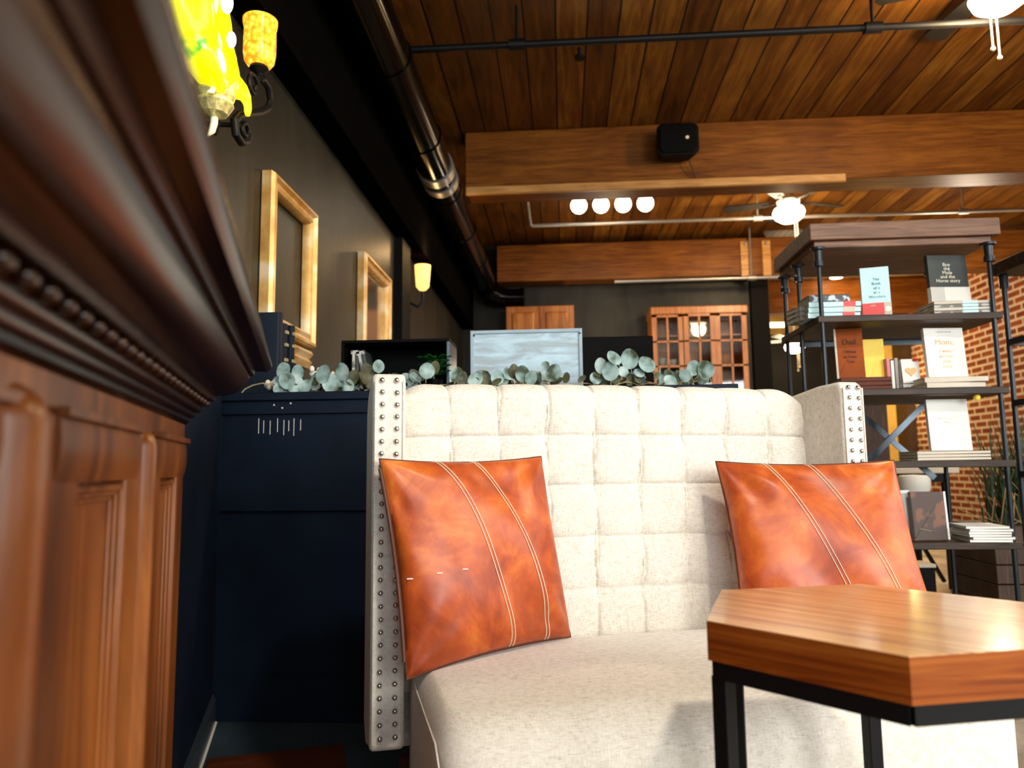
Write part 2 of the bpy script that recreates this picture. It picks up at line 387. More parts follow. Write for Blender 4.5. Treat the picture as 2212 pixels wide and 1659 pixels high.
# large black duct with elbow
d = empty('duct', (-.93, 5, 3.12), 0, 'glossy black round air duct running along the top of the left wall', 'duct')
dr = .13
obj('duct_pipe', MB().tube([(0, -3.0, 0), (0, 4.0, 0)], dr, 32), 'duct', d, True)
for i, yy in enumerate((-2.2, -1.2, -.2, .8, 1.8, 2.8)): obj('seam_band', MB().tube([(0, yy, 0), (0, yy + .05, 0)], dr + .008, 32), 'duct', d, True)
obj('elbow', MB().tube([(0, 3.85, 0), (.0, 3.95, -.03), (.05, 4.04, -.10), (.18, 4.08, -.14), (.30, 4.09, -.15), (.44, 4.09, -.15)], [.13, .13, .125, .12, .11, .11], 28), 'duct', d, True)
obj('flange', MB().tube([(.42, 4.09, -.15), (.48, 4.09, -.15)], .12, 28), 'duct', d, True)
obj('band', MB().tube([(0, .3, 0), (0, .42, 0)], dr + .012, 32).tube([(0, .52, 0), (0, .62, 0)], dr + .012, 32), 'metal', d, True)
# sprinkler pipes
def pipe(name, pts, r, label, mat='iron', couplings=()):
    e = empty(name, (0, 0, 0), 0, label, 'pipe'); obj('pipe_run', MB().tube(pts, r, 12), mat, e, True)
    for c in couplings: obj('coupling', MB().tube([(c[0] - .05, c[1], c[2]), (c[0] + .05, c[1], c[2])], r * 1.6, 12).tube([c, (c[0], c[1], CH)], r * .45, 8), mat, e, True)
    return e
pipe('sprinkler_pipe', [(-.98, 4.31, 3.45), (5.8, 4.33, 3.45)], .022, 'thin black pipe under the ceiling planks, crossing in front of the loudspeaker beam', couplings=((-.24, 4.31, 3.45), (1.9, 4.32, 3.45)))
pipe('sprinkler_pipe', [(-.31, 6.3, 3.45), (-.31, 7.72, 3.45), (-.29, 7.77, 3.45), (5.8, 7.77, 3.45)], .02, 'thin grey pipe with a bend, between the two big ceiling beams', 'metal', couplings=((2.1, 7.77, 3.45), (4.2, 7.77, 3.45)))
pipe('sprinkler_pipe', [(.66, 8.9, 3.09), (3.9, 8.9, 3.09)], .022, 'pale grey pipe hung under the far ceiling beam', 'metal', couplings=((2.3, 8.9, 3.09),))
h = obj('ceiling_sprinkler', MB().tube([(.16, 4.8, CH), (.16, 4.8, 3.63)], .012, 8).tube([(.16, 4.8, 3.64), (.16, 4.8, 3.62)], .035, 10), 'iron', smooth=True)
tag(h, 'small dark sprinkler head on the ceiling above the thin front pipe', 'sprinkler')

# loudspeaker on the beam
sp = empty('loudspeaker', (.965, 5.88, 3.46), 0, 'black rounded loudspeaker mounted on the timber beam', 'speaker')
mb = MB()
def rr(w, h, r, n=6):
    out = []
    for cx, cz, a0 in ((w - r, h - r, 0), (-w + r, h - r, 90), (-w + r, -h + r, 180), (w - r, -h + r, 270)):
        for k in range(n + 1): a = R(a0 + 90 * k / n); out.append((cx + r * cos(a), cz + r * sin(a)))
    return out
mb.prism(rr(.155, .135, .05), lambda p: (p[0] * .85, .07, p[1] * .85), lambda p: (p[0] * 1.1, -.11, p[1] * 1.0))
obj('speaker_cabinet', mb, 'black', sp, bevel=.012)
obj('grille', MB().prism(rr(.15, .12, .045), lambda p: (p[0], -.118, p[1]), lambda p: (p[0] * .98, -.13, p[1] * .98)), 'dark', sp, bevel=.006)
obj('badge', MB().tube([(.07, -.126, 0), (.07, -.136, 0)], .014, 14), 'chain', sp, True)
obj('wall_mount', MB().box(-.03, .03, .06, .12, -.03, .03), 'black', sp)
obj('cable', MB().tube([(.10, .03, -.10), (.14, .06, -.2), (.17, .1, -.26), (.175, .09, -.33)], .006, 8), 'ink', sp, True)

# ------------------------------------------------------------------ ceiling fans
def fan(loc, label, rot, blade_n=5, glow=60, chain=.28, mat='fanblade'):
    e = empty('ceiling_fan', loc, rot, label, 'ceiling fan')
    obj('downrod', MB().tube([(0, 0, .12), (0, 0, CH - loc[2])], .014, 10), 'fanwhite', e, True)
    obj('canopy', MB().lathe([(.06, CH - loc[2]), (.05, CH - loc[2] - .06), (.02, CH - loc[2] - .07)][::-1]), 'fanwhite', e, True)
    obj('motor', MB().lathe([(.05, .03), (.10, .05), (.115, .09), (.10, .13), (.04, .15)]), 'fanwhite', e, True)
    for k in range(blade_n):
        a = 2 * pi * k / blade_n; m = M.Rotation(a, 4, 'Z') @ M.Rotation(R(12), 4, 'X')
        b = obj('blade', MB().prism([(.19, -.045), (.60, -.07), (.63, -.04), (.63, .04), (.60, .07), (.19, .045)], lambda p: m @ V((p[0], p[1], .085)), lambda p: m @ V((p[0], p[1], .093))), mat, e)
        obj('blade_iron', MB().bar(m @ V((.09, 0, .085)), m @ V((.24, 0, .082)), .03, .008), 'iron', b)
    obj('globe', MB().lathe([(.001, -.13), (.08, -.12), (.135, -.08), (.155, -.03), (.14, .01), (.07, .03)]), 'globe', e, True)
    for dx in (-.012, .018): obj('pull_chain', MB().tube([(dx, -.1, 0), (dx, -.1, -chain + dx * 2)], .004, 6).ball((dx, -.1, -chain + dx * 2), .013, 8, 6), 'chain', e, True)
    l = bpy.data.lights.new('fan_lamp', 'POINT'); l.energy = glow; l.color = (1, .70, .38); l.shadow_soft_size = .12
    lo = bpy.data.objects.new('fan_lamp', l); COL.objects.link(lo); lo.location = (loc[0], loc[1], loc[2] - .18)
    return e
fan((2.31, 7.4, 3.40), 'lit ceiling fan with dark blades behind the loudspeaker beam', .35, glow=110, chain=.33)
fan((2.52, 4.12, 3.52), 'ceiling fan partly out of frame at the top right corner with hanging pull chains', 2.95, glow=120, chain=.33)
fan((3.72, 12.0, 2.75), 'small distant lit ceiling fan seen through the shelf posts', .2, glow=30, chain=.4, mat='fanwhite')

# four spot bulbs in a bar
tl = empty('track_light', (.53, 7.2, CH), 0, 'row of four glowing bulbs on a ceiling fixture', 'light')
obj('track_bar', MB().box(-.45, .45, -.04, .04, -.05, 0), 'iron', tl, bevel=.01)
for k in range(4):
    x = -.33 + .22 * k
    hd = obj('lamp_holder', MB().lathe([(.02, -.19), (.035, -.15), (.02, -.05)], (x, 0, 0)), 'iron', tl, True)
    obj('bulb', MB().ball((x, 0, -.25), .082, 16, 10), 'bulb', hd, True)
l = bpy.data.lights.new('track_lamp', 'POINT'); l.energy = 14; l.color = (1, .8, .55); l.shadow_soft_size = .2
lo = bpy.data.objects.new('track_lamp', l); COL.objects.link(lo); lo.location = (.53, 7.1, 3.25)

# lights seen through the opening
tb = obj('tube_light', MB().tube([(3.40, 12.4, 3.16), (3.74, 12.4, 3.16)], .045, 12), 'tube', smooth=True); tag(tb, 'short glowing tube light beyond the dark post', 'light')
rc = obj('recessed_light', MB().tube([(4.18, 11.3, 3.70), (4.18, 11.3, 3.66)], .09, 16), 'globe', smooth=True); tag(rc, 'small round white ceiling light seen under the top board of the bookshelf', 'light')

# ------------------------------------------------------------------ wooden mantel cabinet at the left
CA = R(19.8); PC = (-.579, 1.10, 0)
cab = empty('wooden_cabinet', PC, CA, 'large glossy brown wooden cabinet with heavy dentil cornice at the left edge', 'cabinet')
# local frame: x = out of the face, y = along the face away from the camera (0 = far end)
L0 = -1.75
obj('carcass', MB().box(-.42, -.016, L0, -.002, .03, .93), 'cab', cab)
def sweep(prof, base_y=0.):
    """moulding profile (x out, z) run along the front and mitred round the far end"""
    mb = MB(); n = len(prof)
    vs = []
    for st in range(3):
        for x, z in prof:
            if st == 0: vs.append(V((x, L0, z)))
            elif st == 1: vs.append(V((x, x, z)))
            else: vs.append(V((-.42, x, z)))
    fs = []
    for st in range(2):
        for i in range(n): fs.append((st * n + i, st * n + (i + 1) % n, (st + 1) * n + (i + 1) % n, (st + 1) * n + i))
    fs += [tuple(range(n)), tuple(2 * n + i for i in range(n))]
    return mb.add(vs, fs)
def arc(x0, z0, x1, z1, bulge, n=10):
    out = []
    a, b = V((x0, z0)), V((x1, z1)); dd = b - a; nn = V((dd.y, -dd.x))
    for i in range(n + 1):
        t = i / n; out.append(tuple(a + dd * t + nn * bulge * 4 * t * (1 - t)))
    return out
inner = -.05
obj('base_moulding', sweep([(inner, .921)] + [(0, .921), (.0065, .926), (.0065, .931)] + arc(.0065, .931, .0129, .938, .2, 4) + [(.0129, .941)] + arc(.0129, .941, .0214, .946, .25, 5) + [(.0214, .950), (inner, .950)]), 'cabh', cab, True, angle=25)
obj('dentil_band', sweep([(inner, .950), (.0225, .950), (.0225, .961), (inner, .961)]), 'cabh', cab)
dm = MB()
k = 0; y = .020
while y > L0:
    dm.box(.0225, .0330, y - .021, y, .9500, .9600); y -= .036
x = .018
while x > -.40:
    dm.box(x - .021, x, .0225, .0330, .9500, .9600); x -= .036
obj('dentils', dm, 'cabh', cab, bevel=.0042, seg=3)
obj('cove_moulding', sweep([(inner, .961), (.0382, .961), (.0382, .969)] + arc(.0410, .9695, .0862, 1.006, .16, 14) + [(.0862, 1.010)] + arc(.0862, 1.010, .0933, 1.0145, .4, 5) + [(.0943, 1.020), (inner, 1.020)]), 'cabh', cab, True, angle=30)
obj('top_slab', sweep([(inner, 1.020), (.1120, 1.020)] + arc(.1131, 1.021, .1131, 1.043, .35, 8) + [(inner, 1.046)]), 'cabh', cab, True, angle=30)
obj('top_board', MB().box(-.42, inner, L0, .0, 1.0205, 1.0455), 'cab', cab)
obj('frieze', MB().box(-.04, 0, L0, 0, .892, .925), 'cab', cab)
# stiles: pairs (y0,y1)
for a, b in ((-.062, .0), (-.385, -.19), (-.77, -.555), (-1.1, -.94), (L0, -1.35)):
    obj('stile', MB().box(-.034, 0, a, b, .06, .90), 'cab', cab, bevel=.003)
for a, b in ((-.19, -.062), (-.555, -.385), (-.94, -.77), (-1.35, -1.1)):
    obj('panel', MB().box(-.034, -.0135, a, b, .1, .88), 'cab', cab)
    mb = MB()   # bead frame round the panel
    for t_, dpt in ((0, -.002), (.005, -.006), (.010, -.010)):
        mb.box(-.03, dpt, a + t_, a + t_ + .006, .10, .838 - t_).box(-.03, dpt, b - t_ - .006, b - t_, .10, .838 - t_).box(-.03, dpt, a, b, .832 - t_, .838 - t_)
    obj('panel_moulding', mb, 'cab', cab, bevel=.0015)
    obj('bottom_rail', MB().box(-.034, 0, a, b, .03, .18), 'cab', cab, bevel=.003)
# convex top rail over each panel, with a thin lip
def railprof(y0, y1):
    poly = [(-.03, .842)] + arc(.0, .842, .002, .892, .055, 9) + [(.0085, .892), (.0085, .899), (-.03, .899)]
    return MB().prism(poly, lambda p: (p[0], y0, p[1]), lambda p: (p[0], y1, p[1]))
for a, b in ((-.25, .003), (-.62, -.335), (-1.0, -.70)):
    obj('rail', railprof(a, b), 'cab', cab, True, angle=30)
def column(y, r, ztop):
    prof = [(r * .9, .05), (r, .06)] + [(r, ztop - .03 + .0)] + [(r * cos(t * pi / 16), ztop - .03 + .03 * sin(t * pi / 16)) for t in range(1, 8)] + [(.001, ztop)]
    return MB().lathe(prof, (-r * .55, y, 0), 24)
obj('half_column', column(-.290, .026, .905), 'cab', cab, True)
obj('half_column', column(-.700, .040, .912), 'cab', cab, True)
obj('half_column', column(-1.02, .042, .912), 'cab', cab, True)
pl = obj('hearth_board', MB().box(-.06, .32, -1.75, .0, 0, .03), 'plinth', bevel=.004)
pl.location = (-.98, 2.19, 0); pl.rotation_euler = (0, 0, CA - R(0.))
tag(pl, 'flat dark reddish wooden board on the floor at the foot of the brown cabinet', 'board')
# navy panelled side and painted floor in the nook
nb = obj('navy_side_panel', MB().box(-.05, 0, -1.1, -.02, 0, 1.14), 'navy'); nb.location = (-1.205, 2.545, 0); nb.rotation_euler = (0, 0, CA)
tag(nb, 'dark navy painted upright panel between the brown cabinet and the navy bookcase', 'panel')
bb = obj('skirting', MB().prism([(0, .0), (.012, .0), (.012, .085), (.004, .10), (0, .10)], lambda p: (p[0], -1.1, p[1]), lambda p: (p[0], -.02, p[1])), 'wornsteel', nb)
obj('light_leak_line', MB().tube([(.014, -1.1, .008), (.014, -.02, .008)], .005, 8), 'white', nb, True)  # white tube standing in for the line of light leaking under the panel
struct('trim_6', MB().box(-1.2, 1.2, 1.5, 2.56, 0, .004), 'navyfloor')

# ------------------------------------------------------------------ navy bookcase behind the settee
nc = empty('navy_cabinet', (-.36, 2.553, 0), 0, 'low dark navy painted bookcase back standing behind the settee', 'cabinet')
x0, x1 = -.885, .95
obj('carcass', MB().box(x0, x1, .012, .40, 0, 1.095), 'navy', nc, bevel=.003)
obj('top', MB().box(x0 - .006, x1 + .006, -.012, .41, 1.095, 1.125), 'navy', nc, bevel=.004)
for a, b, nm in ((1.048, 1.095, 'top_rail'), (.708, .778, 'middle_rail'), (.0, .16, 'bottom_rail')):
    obj(nm, MB().box(x0, x1, 0, .014, a, b), 'navy', nc, bevel=.002)
obj('stile', MB().box(x0, x0 + .035, -.002, .013, .16, 1.048), 'navy', nc, bevel=.002)
obj('stile', MB().box(x1 - .035, x1, -.002, .013, .16, 1.048), 'navy', nc, bevel=.002)
sc = MB()
for i in range(8):
    xx = -.72 + i * .022 + .004 * sin(i * 5); sc.box(xx, xx + .0022, .0108, .0122, .98 + .012 * sin(i * 3), 1.035 - .01 * abs(sin(i)))
obj('scratches', sc, 'inkpale', nc)
fl = MB()
for a, b in ((-.60, 1.085), (-.66, 1.08), (-.865, 1.075), (-.63, 1.069), (-.868, 1.04)): fl.ball((a, -.001, b), .0035, 8, 6)
obj('paint_flecks', fl, 'inkpale', nc)

# dark book upright at the far left on the bookcase, seen by its spine side
bkx = empty('large_book', (-1.095, 2.75, 1.125), 0, 'tall dark blue leather book standing on the navy bookcase beside the brown cabinet', 'book')
obj('cover', MB().prism([(-.16, 0), (.0, 0)] + [(.012 * sin(t * pi / 8), .022 - .022 * cos(t * pi / 8)) for t in range(1, 8)] + [(0, .044), (-.16, .044), (-.16, .040), (-.003, .040), (-.003, .004), (-.16, .004)], lambda p: (p[0], p[1], 0), lambda p: (p[0], p[1], .335)), 'navy', bkx, bevel=.001)
obj('pages', MB().box(-.155, -.004, .005, .039, .004, .330), 'pages', bkx)
for i, (dy, lab) in enumerate(((.05, 'dark spined book beside the tall blue leather book, nearest to it'), (.092, 'gilt-lined dark book in the corner, farthest of the row beside the picture frame'))):
    e = empty('standing_book', (-1.09 + .015 * i, 2.75 + dy, 1.125), 0, lab, 'book', 'dark books standing on the navy bookcase')
    obj('cover', MB().prism([(-.15, 0), (.0, 0), (.008, .010), (.010, .018), (.008, .026), (0, .036), (-.15, .036)], lambda p: (p[0], p[1], 0), lambda p: (p[0], p[1], .30)), 'navy', e, bevel=.001)
    rb = MB()
    for zz in (.04, .09, .15, .21, .26): rb.box(.004, .0125, .006, .030, zz, zz + .012)
    obj('gilt_lines', rb, 'stem', e)

# eucalyptus garland
ga = empty('eucalyptus_garland', (-.36, 2.66, 1.125), 0, 'grey-green eucalyptus garland lying along the top of the navy bookcase', 'garland')
lv = MB(); stm = MB()
lvd = MB()
def leaf(c, r, nrm, upv, asp=.92, lv=lv):
    n_ = V(nrm).normalized(); u_ = V(upv); u_ = (u_ - n_ * u_.dot(n_)).normalized(); w_ = n_.cross(u_)
    c = V(c); k = 14; pts = []
    for rad in (0, .55, 1.0):
        if rad == 0: pts.append(c - n_ * r * .10); continue
        for j in range(k):
            a = 2 * pi * j / k; rr_ = r * rad
            pt = 1 - .10 * max(0, sin(a)) ** 4
            pts.append(c + w_ * (cos(a) * rr_ * asp) + u_ * (sin(a) * rr_ / pt * 1.02) + n_ * (r * (-.10 + .12 * rad * rad + .06 * cos(a) * rad)))
    fs = [(0, 1 + j, 1 + (j + 1) % k) for j in range(k)] + [(1 + j, 1 + k + j, 1 + k + (j + 1) % k, 1 + (j + 1) % k) for j in range(k)]
    lv.add(pts, fs)
    base = c - u_ * r
    stm.tube([base, base - u_ * r * .4 + V((0, 0.004, -.004))], .0012, 5)
path = []
for i in range(60):
    t = i / 59; xx = -.70 + 1.55 * t
    path.append((xx, .01 + .012 * sin(i * .9), .022 + .012 * sin(i * .55) + .008 * sin(i * 1.7)))
stm.tube([(-.815, -.035, .004), (-.80, -.035, .022), (-.77, -.035, .036), (-.735, -.034, .043), (-.70, -.03, .040), (-.66, -.025, .030), (-.62, -.02, .022)], .0022, 6)
stm.tube([(-.735, -.034, .042), (-.69, -.03, .032), (-.65, -.02, .022)], .0016, 6)
stm.tube(path, .0028, 6)
stm.tube([(p[0], p[1] + .02, max(.006, p[2] + .012 * sin(k * .8))) for k, p in enumerate(path[2:])], .0022, 6)
stm.tube([(p[0], p[1] - .035, max(.004, .012 + .012 * sin(k * 1.1))) for k, p in enumerate(path[2:])], .0018, 6)
hero = [(-.65, .075, .033), (-.60, .07, .027), (-.63, .035, .034), (-.605, .012, .036), (-.655, .006, .03), (-.535, .035, .04), (-.50, .055, .035), (-.47, .012, .036), (-.435, .065, .034),
        (-.415, .01, .026), (-.57, .015, .028), (-.665, .0, .022), (-.68, .045, .020), (-.30, .085, .024), (-.12, .06, .032), (-.02, .05, .03), (.05, .03, .03), (.13, .035, .027), (.17, .05, .025),
        (.22, .045, .03), (.25, .03, .026), (.33, .045, .032), (.30, .075, .018), (.50, .07, .030), (.545, .095, .030), (.53, .045, .034), (.60, .09, .036), (.575, .05, .022), (.66, .07, .033),
        (.48, .03, .026), (.82, .055, .027), (.86, .045, .033), (.79, .03, .024)]
for (a, b, r) in hero:
    r *= .96
    leaf((a, -.05 + random.uniform(-.02, .03), max(b + r * .35, r * .95)), r, (random.uniform(-.5, .5), -1, random.uniform(-.1, .5)), (random.uniform(-.7, .7), 0, 1))
for i in range(85):
    a = random.uniform(-.66, .90); r = random.uniform(.018, .028)
    leaf((a, random.uniform(-.04, .08), r + random.uniform(.0, .035)), r, (random.uniform(-1, 1), random.uniform(-1, -.2), random.uniform(-.3, 1)), (random.uniform(-1, 1), .2, random.uniform(.2, 1)))
lv.v = [(a, b, max(c, .003)) for a, b, c in lv.v]; stm.v = [(a, b, max(c, .002)) for a, b, c in stm.v]
obj('leaves', lv, 'leaf', ga, True, angle=80); obj('stems', stm, 'stem', ga, True)
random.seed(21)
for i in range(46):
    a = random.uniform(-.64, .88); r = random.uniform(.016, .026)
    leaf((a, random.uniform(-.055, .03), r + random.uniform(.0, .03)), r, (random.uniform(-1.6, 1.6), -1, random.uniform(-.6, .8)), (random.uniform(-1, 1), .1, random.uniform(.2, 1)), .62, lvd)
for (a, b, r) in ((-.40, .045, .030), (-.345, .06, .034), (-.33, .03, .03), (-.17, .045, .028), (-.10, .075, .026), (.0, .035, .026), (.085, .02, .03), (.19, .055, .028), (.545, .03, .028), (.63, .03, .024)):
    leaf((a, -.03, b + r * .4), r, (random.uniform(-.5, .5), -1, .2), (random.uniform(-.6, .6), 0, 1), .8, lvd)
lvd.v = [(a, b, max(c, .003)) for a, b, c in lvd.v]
obj('olive_leaves', lvd, 'leafolive', ga, True, angle=80)  # darker olive-brown leaves, in their own colour
pt = MB()
for (a, b) in ((-.555, .10), (-.515, .085), (-.48, .082), (-.455, .06), (-.40, .05), (-.73, .055), (-.60, .02), (-.36, .05)):
    for q in range(5): pt.ball((a + random.uniform(-.016, .016), .02 + random.uniform(-.02, .02), b - .01 + random.uniform(-.012, .008)), random.uniform(.006, .013), 10, 6, 1.3)
obj('blossoms', pt, 'petal', ga, True)

# black open cubby with two books and a small plant
cb = empty('black_box_shelf', (-.63, 2.74, 1.125), 0, 'small open-fronted black box shelf behind the garland', 'shelf')
w2 = .208
obj('top_panel', MB().box(-w2, w2, 0, .2, .203, .215), 'dark', cb, bevel=.002)
obj('bottom_panel', MB().box(-w2, w2, 0, .2, 0, .012), 'dark', cb)
obj('side_panel', MB().box(-w2, -w2 + .012, 0, .2, .012, .203), 'dark', cb)
obj('side_panel', MB().box(w2 - .012, w2, 0, .2, .012, .203), 'wornsteel', cb, bevel=.002)
obj('back_panel', MB().box(-w2, w2, .19, .2, 0, .203), 'dark', cb)
for (xx, tilt, lab) in ((-.158, 0, 'dark old book standing upright inside the black box shelf'), (-.105, -12, 'dark old book leaning to the left inside the black box shelf')):
    e = empty('old_book', (-.63 + xx, 2.755, 1.139), 0, lab, 'book', 'old books in the black box shelf'); e.rotation_euler = (0, R(tilt), 0)
    obj('cover', MB().prism([(-.015, .11), (-.016, .004), (-.010, -.002), (.010, -.002), (.016, .004), (.015, .11)], lambda p: (p[0], p[1], .0), lambda p: (p[0], p[1], .165)), 'charcoal', e, bevel=.001)
    obj('spine_bands', MB().box(-.0165, .0165, -.003, .01, .150, .163).box(-.010, .0, -.0032, .0, .01, .15), 'marble', e)
gp = empty('potted_plant', (-.475, 2.695, 1.126), 0, 'small dark green leafy plant in front of the right end of the black box shelf', 'plant')
obj('pot', MB().lathe([(.025, 0), (.035, .05), (.032, .05)]), 'dark', gp, True)
pf = MB()
for i in range(70):
    a = random.uniform(0, 2 * pi); rr_ = random.uniform(.01, .055); c = V((rr_ * cos(a) * 1.0, rr_ * sin(a) * .45, .105 + random.uniform(-.035, .035)))
    u_ = V((cos(a), sin(a), .4)).normalized(); w_ = u_.cross(V((0, 0, 1))).normalized()
    pf.add([c - u_ * .022, c - u_ * .008 + w_ * .015, c + u_ * .012 + w_ * .012, c + u_ * .024 - V((0, 0, .008)), c + u_ * .012 - w_ * .012, c - u_ * .008 - w_ * .015], [(0, 1, 2, 3, 4, 5)])
pf.tube([(0, 0, .04), (0, 0, .1)], .004, 6)
obj('foliage', pf, 'greenleaf', gp)

# pale blue board
bl = empty('blue_board', (-.145, 2.90, 1.125), 0, 'pale blue weathered wood board standing on the navy bookcase', 'board')
obj('panel', MB().box(-.205, .215, 0, .03, .006, .262), 'board', bl, bevel=.002)
for a, b, c, dd in ((-.215, .225, .256, .270), (-.215, .225, 0, .012)): obj('frame_rail', MB().box(a, b, -.006, .034, c, dd), 'boardframe', bl, bevel=.002)
for a in (-.217, .213): obj('frame_stile', MB().box(a, a + .014, -.007, .035, .0, .270), 'boardframe', bl, bevel=.002)
for a in (-.205, .215): obj('screw', MB().tube([(a + .003, -.008, .25), (a + .003, -.003, .25)], .004, 8), 'iron', bl)

# television / black cabinet beyond
tv = empty('television', (.33, 5.0, .86), 0, 'black flat television beside the pale blue board', 'television')
obj('screen', MB().box(-.30, .29, 0, .05, .06, .87), 'dark', tv, bevel=.008)
obj('stand', MB().box(-.12, .12, -.02, .12, 0, .015).box(-.03, .03, .03, .05, 0, .1), 'dark', tv)
cs = obj('media_console', MB().box(-.4, 1.1, 4.8, 5.3, 0, .86), 'pillar', bevel=.01); tag(cs, 'black console under the television, behind the settee', 'console')

# back wall cabinets
rc_ = empty('wall_cabinet', (-.26, 8.95, 1.9), 0, 'plain cherry wood two-door cabinet high on the back wall above the blue board', 'cabinet')
obj('carcass', MB().box(-.42, .42, .03, .35, 0, .93), 'cherry', rc_, bevel=.004)
for s in (-1, 1):
    dd = obj('door', MB().box(min(s * .005, s * .41), max(s * .005, s * .41), 0, .03, .01, .92), 'cherry', rc_, bevel=.004)
    obj('raised_panel', MB().prism([(-.14, .08), (.14, .08), (.14, .85), (-.14, .85)], lambda p: (s * .208 + p[0], 0.0, p[1]), lambda p: (s * .208 + p[0] * .85, -.015, .465 + (p[1] - .465) * .94)), 'cherry', dd)
gc = empty('glass_cabinet', (1.65, 8.9, 0), 0, 'tall cherry wood cabinet with small glazed panes against the back wall', 'cabinet')
obj('carcass', MB().box(-.565, -.545, 0, .4, 0, 2.74).box(.545, .565, 0, .4, 0, 2.74).box(-.565, .565, .37, .4, 0, 2.74).box(-.565, .565, 0, .4, 2.70, 2.74).box(-.19, -.17, 0, .4, 0, 2.74).box(.17, .19, 0, .4, 0, 2.74).box(-.565, .565, 0, .4, 0, .1), 'cherry', gc)
obj('cornice', MB().box(-.575, .575, -.045, .42, 2.66, 2.755), 'cherry', gc, bevel=.01)
for z in (1.25, 1.68, 2.03, 2.40): obj('inner_shelf', MB().box(-.545, .545, .02, .37, z, z + .015), 'cherry', gc)
for k in range(3):
    a, b = -.56 + .375 * k, -.19 + .375 * k; yy = -.04 if k == 1 else -.02
    mb = MB().box(a, a + .06, yy, yy + .03, .1, 2.70).box(b - .06, b, yy, yy + .03, .1, 2.70).box(a, b, yy, yy + .03, .1, .2).box(a, b, yy, yy + .03, 2.63, 2.70)
    mb.box((a + b) / 2 - .012, (a + b) / 2 + .012, yy, yy + .025, .2, 2.63)
    for z in (.62, 1.02, 1.40, 1.70, 2.02, 2.32): mb.box(a, b, yy, yy + .025, z, z + .024)
    dd = obj('door', mb, 'cherry', gc, bevel=.002)
    obj('pane', MB().box(a + .05, b - .05, yy + .012, yy + .016, .15, 2.66), 'glass', dd)
for (xx, zz, rr_, hh, lab) in ((-.42, 2.045, .075, .10, 'white round bowl behind the left glass door, upper of two shelves'), (-.29, 2.045, .075, .085, 'second white bowl behind the left glass door, right of the first'),
                          (-.40, 1.695, .06, .15, 'white square canister on the lower shelf behind the left glass door'), (-.27, 1.695, .06, .15, 'white canister right of its twin behind the left glass door'),
                          (0, 2.415, .12, .07, 'wide pale dish behind the middle glass door')):
    o = obj('dish', MB().lathe([(rr_ * .4, 0), (rr_ * .9, hh * .4), (rr_, hh), (rr_ * .93, hh), (rr_ * .8, hh * .45)], (0, 0, 0)), 'white', smooth=True, loc=(1.65 + xx, 9.05, zz)); tag(o, lab, 'dish')

# ------------------------------------------------------------------ picture frames on the left wall
def picture(y0, y1, z0, z1, w, label, glass=False):
    e = empty('picture_frame', (-1.26, (y0 + y1) / 2, z0), 0, label, 'picture frame', 'gilt frames on the left wall')
    hw, hh = (y1 - y0) / 2, z1 - z0
    prof = [(0, .004), (0, .045), (.12, .060), (.3, .062), (.42, .044), (.55, .040), (.75, .052), (.9, .046), (1, .028), (1, .004)]
    def side(p0, p1, n0, n1, nm='frame_side'):
        obj(nm, MB().prism(prof, lambda p: (p[1], p0[0] + n0[0] * p[0] * w, p0[1] + n0[1] * p[0] * w), lambda p: (p[1], p1[0] + n1[0] * p[0] * w, p1[1] + n1[1] * p[0] * w)), 'gold', e, True, angle=25)
    side((-hw, 0), (-hw, hh), (1, 1), (1, -1)); side((hw, 0), (hw, hh), (-1, 1), (-1, -1))
    side((-hw, hh), (hw, hh), (1, -1), (-1, -1)); side((-hw, 0), (hw, 0), (1, 1), (-1, 1))
    if glass: obj('mirror_glass', MB().box(.006, .012, -hw + w, hw - w, w, hh - w), MAT['mirror'], e)
    return e
m_, nt_, b_ = nmat('old_mirror'); setb(b_, col=(.55, .50, .42), metal=.9, rough=.12); MAT['mirror'] = m_
picture(2.95, 3.52, 1.44, 2.12, .072, 'large empty gilt picture frame, nearer of the two on the charcoal wall')
picture(4.42, 5.12, 1.55, 2.20, .075, 'smaller gilt frame holding a mirror, farther along the charcoal wall', True)
ld = empty('ledge_moulding', (-1.262, 3.25, 1.34), 0, 'short gilt moulding strip on the wall below the larger picture frame', 'moulding')
obj('strip', MB().prism([(0, 0), (.03, .0), (.045, .03), (.03, .045), (.05, .07), (.04, .085), (0, .085)], lambda p: (p[0], -.26, p[1]), lambda p: (p[0], .26, p[1])), 'gold', ld, True, angle=25)

# ------------------------------------------------------------------ sconces
sx = -1.05
s1 = empty('wall_sconce', (-1.12, 2.3, 2.0), 0, 'black wrought iron wall sconce with amber glass shade, above the brown cabinet', 'sconce')
def W(y, z, x=sx): return (x + 1.12, y - 2.3, z - 2.0)
def spiral(c, r0_, r1_, a0, a1, n=16, x=sx):
    return [W(c[0] + (r0_ + (r1_ - r0_) * i / n) * cos(R(a0 + (a1 - a0) * i / n)), c[1] + (r0_ + (r1_ - r0_) * i / n) * sin(R(a0 + (a1 - a0) * i / n)), x) for i in range(n + 1)]
obj('back_plate', MB().tube([(-.14, -.03, .0), (-.10, -.03, .0)], .05, 20).bar((-.12, -.03, .0), W(2.28, 1.99), .012), 'iron', s1, True)
obj('arm', MB().tube([W(2.345, 1.985), W(2.33, 1.955), W(2.29, 1.935), W(2.25, 1.945), W(2.235, 1.985), W(2.27, 2.02), W(2.34, 2.06), W(2.43, 2.11), W(2.50, 2.16), W(2.525, 2.205), W(2.50, 2.24), W(2.45, 2.245), W(2.41, 2.225), W(2.415, 2.25)], .0135, 12), 'iron', s1, True)
obj('scroll', MB().tube(spiral((2.37, 2.175), .045, .015, 40, 400, 18), .008, 10), 'iron', s1, True)
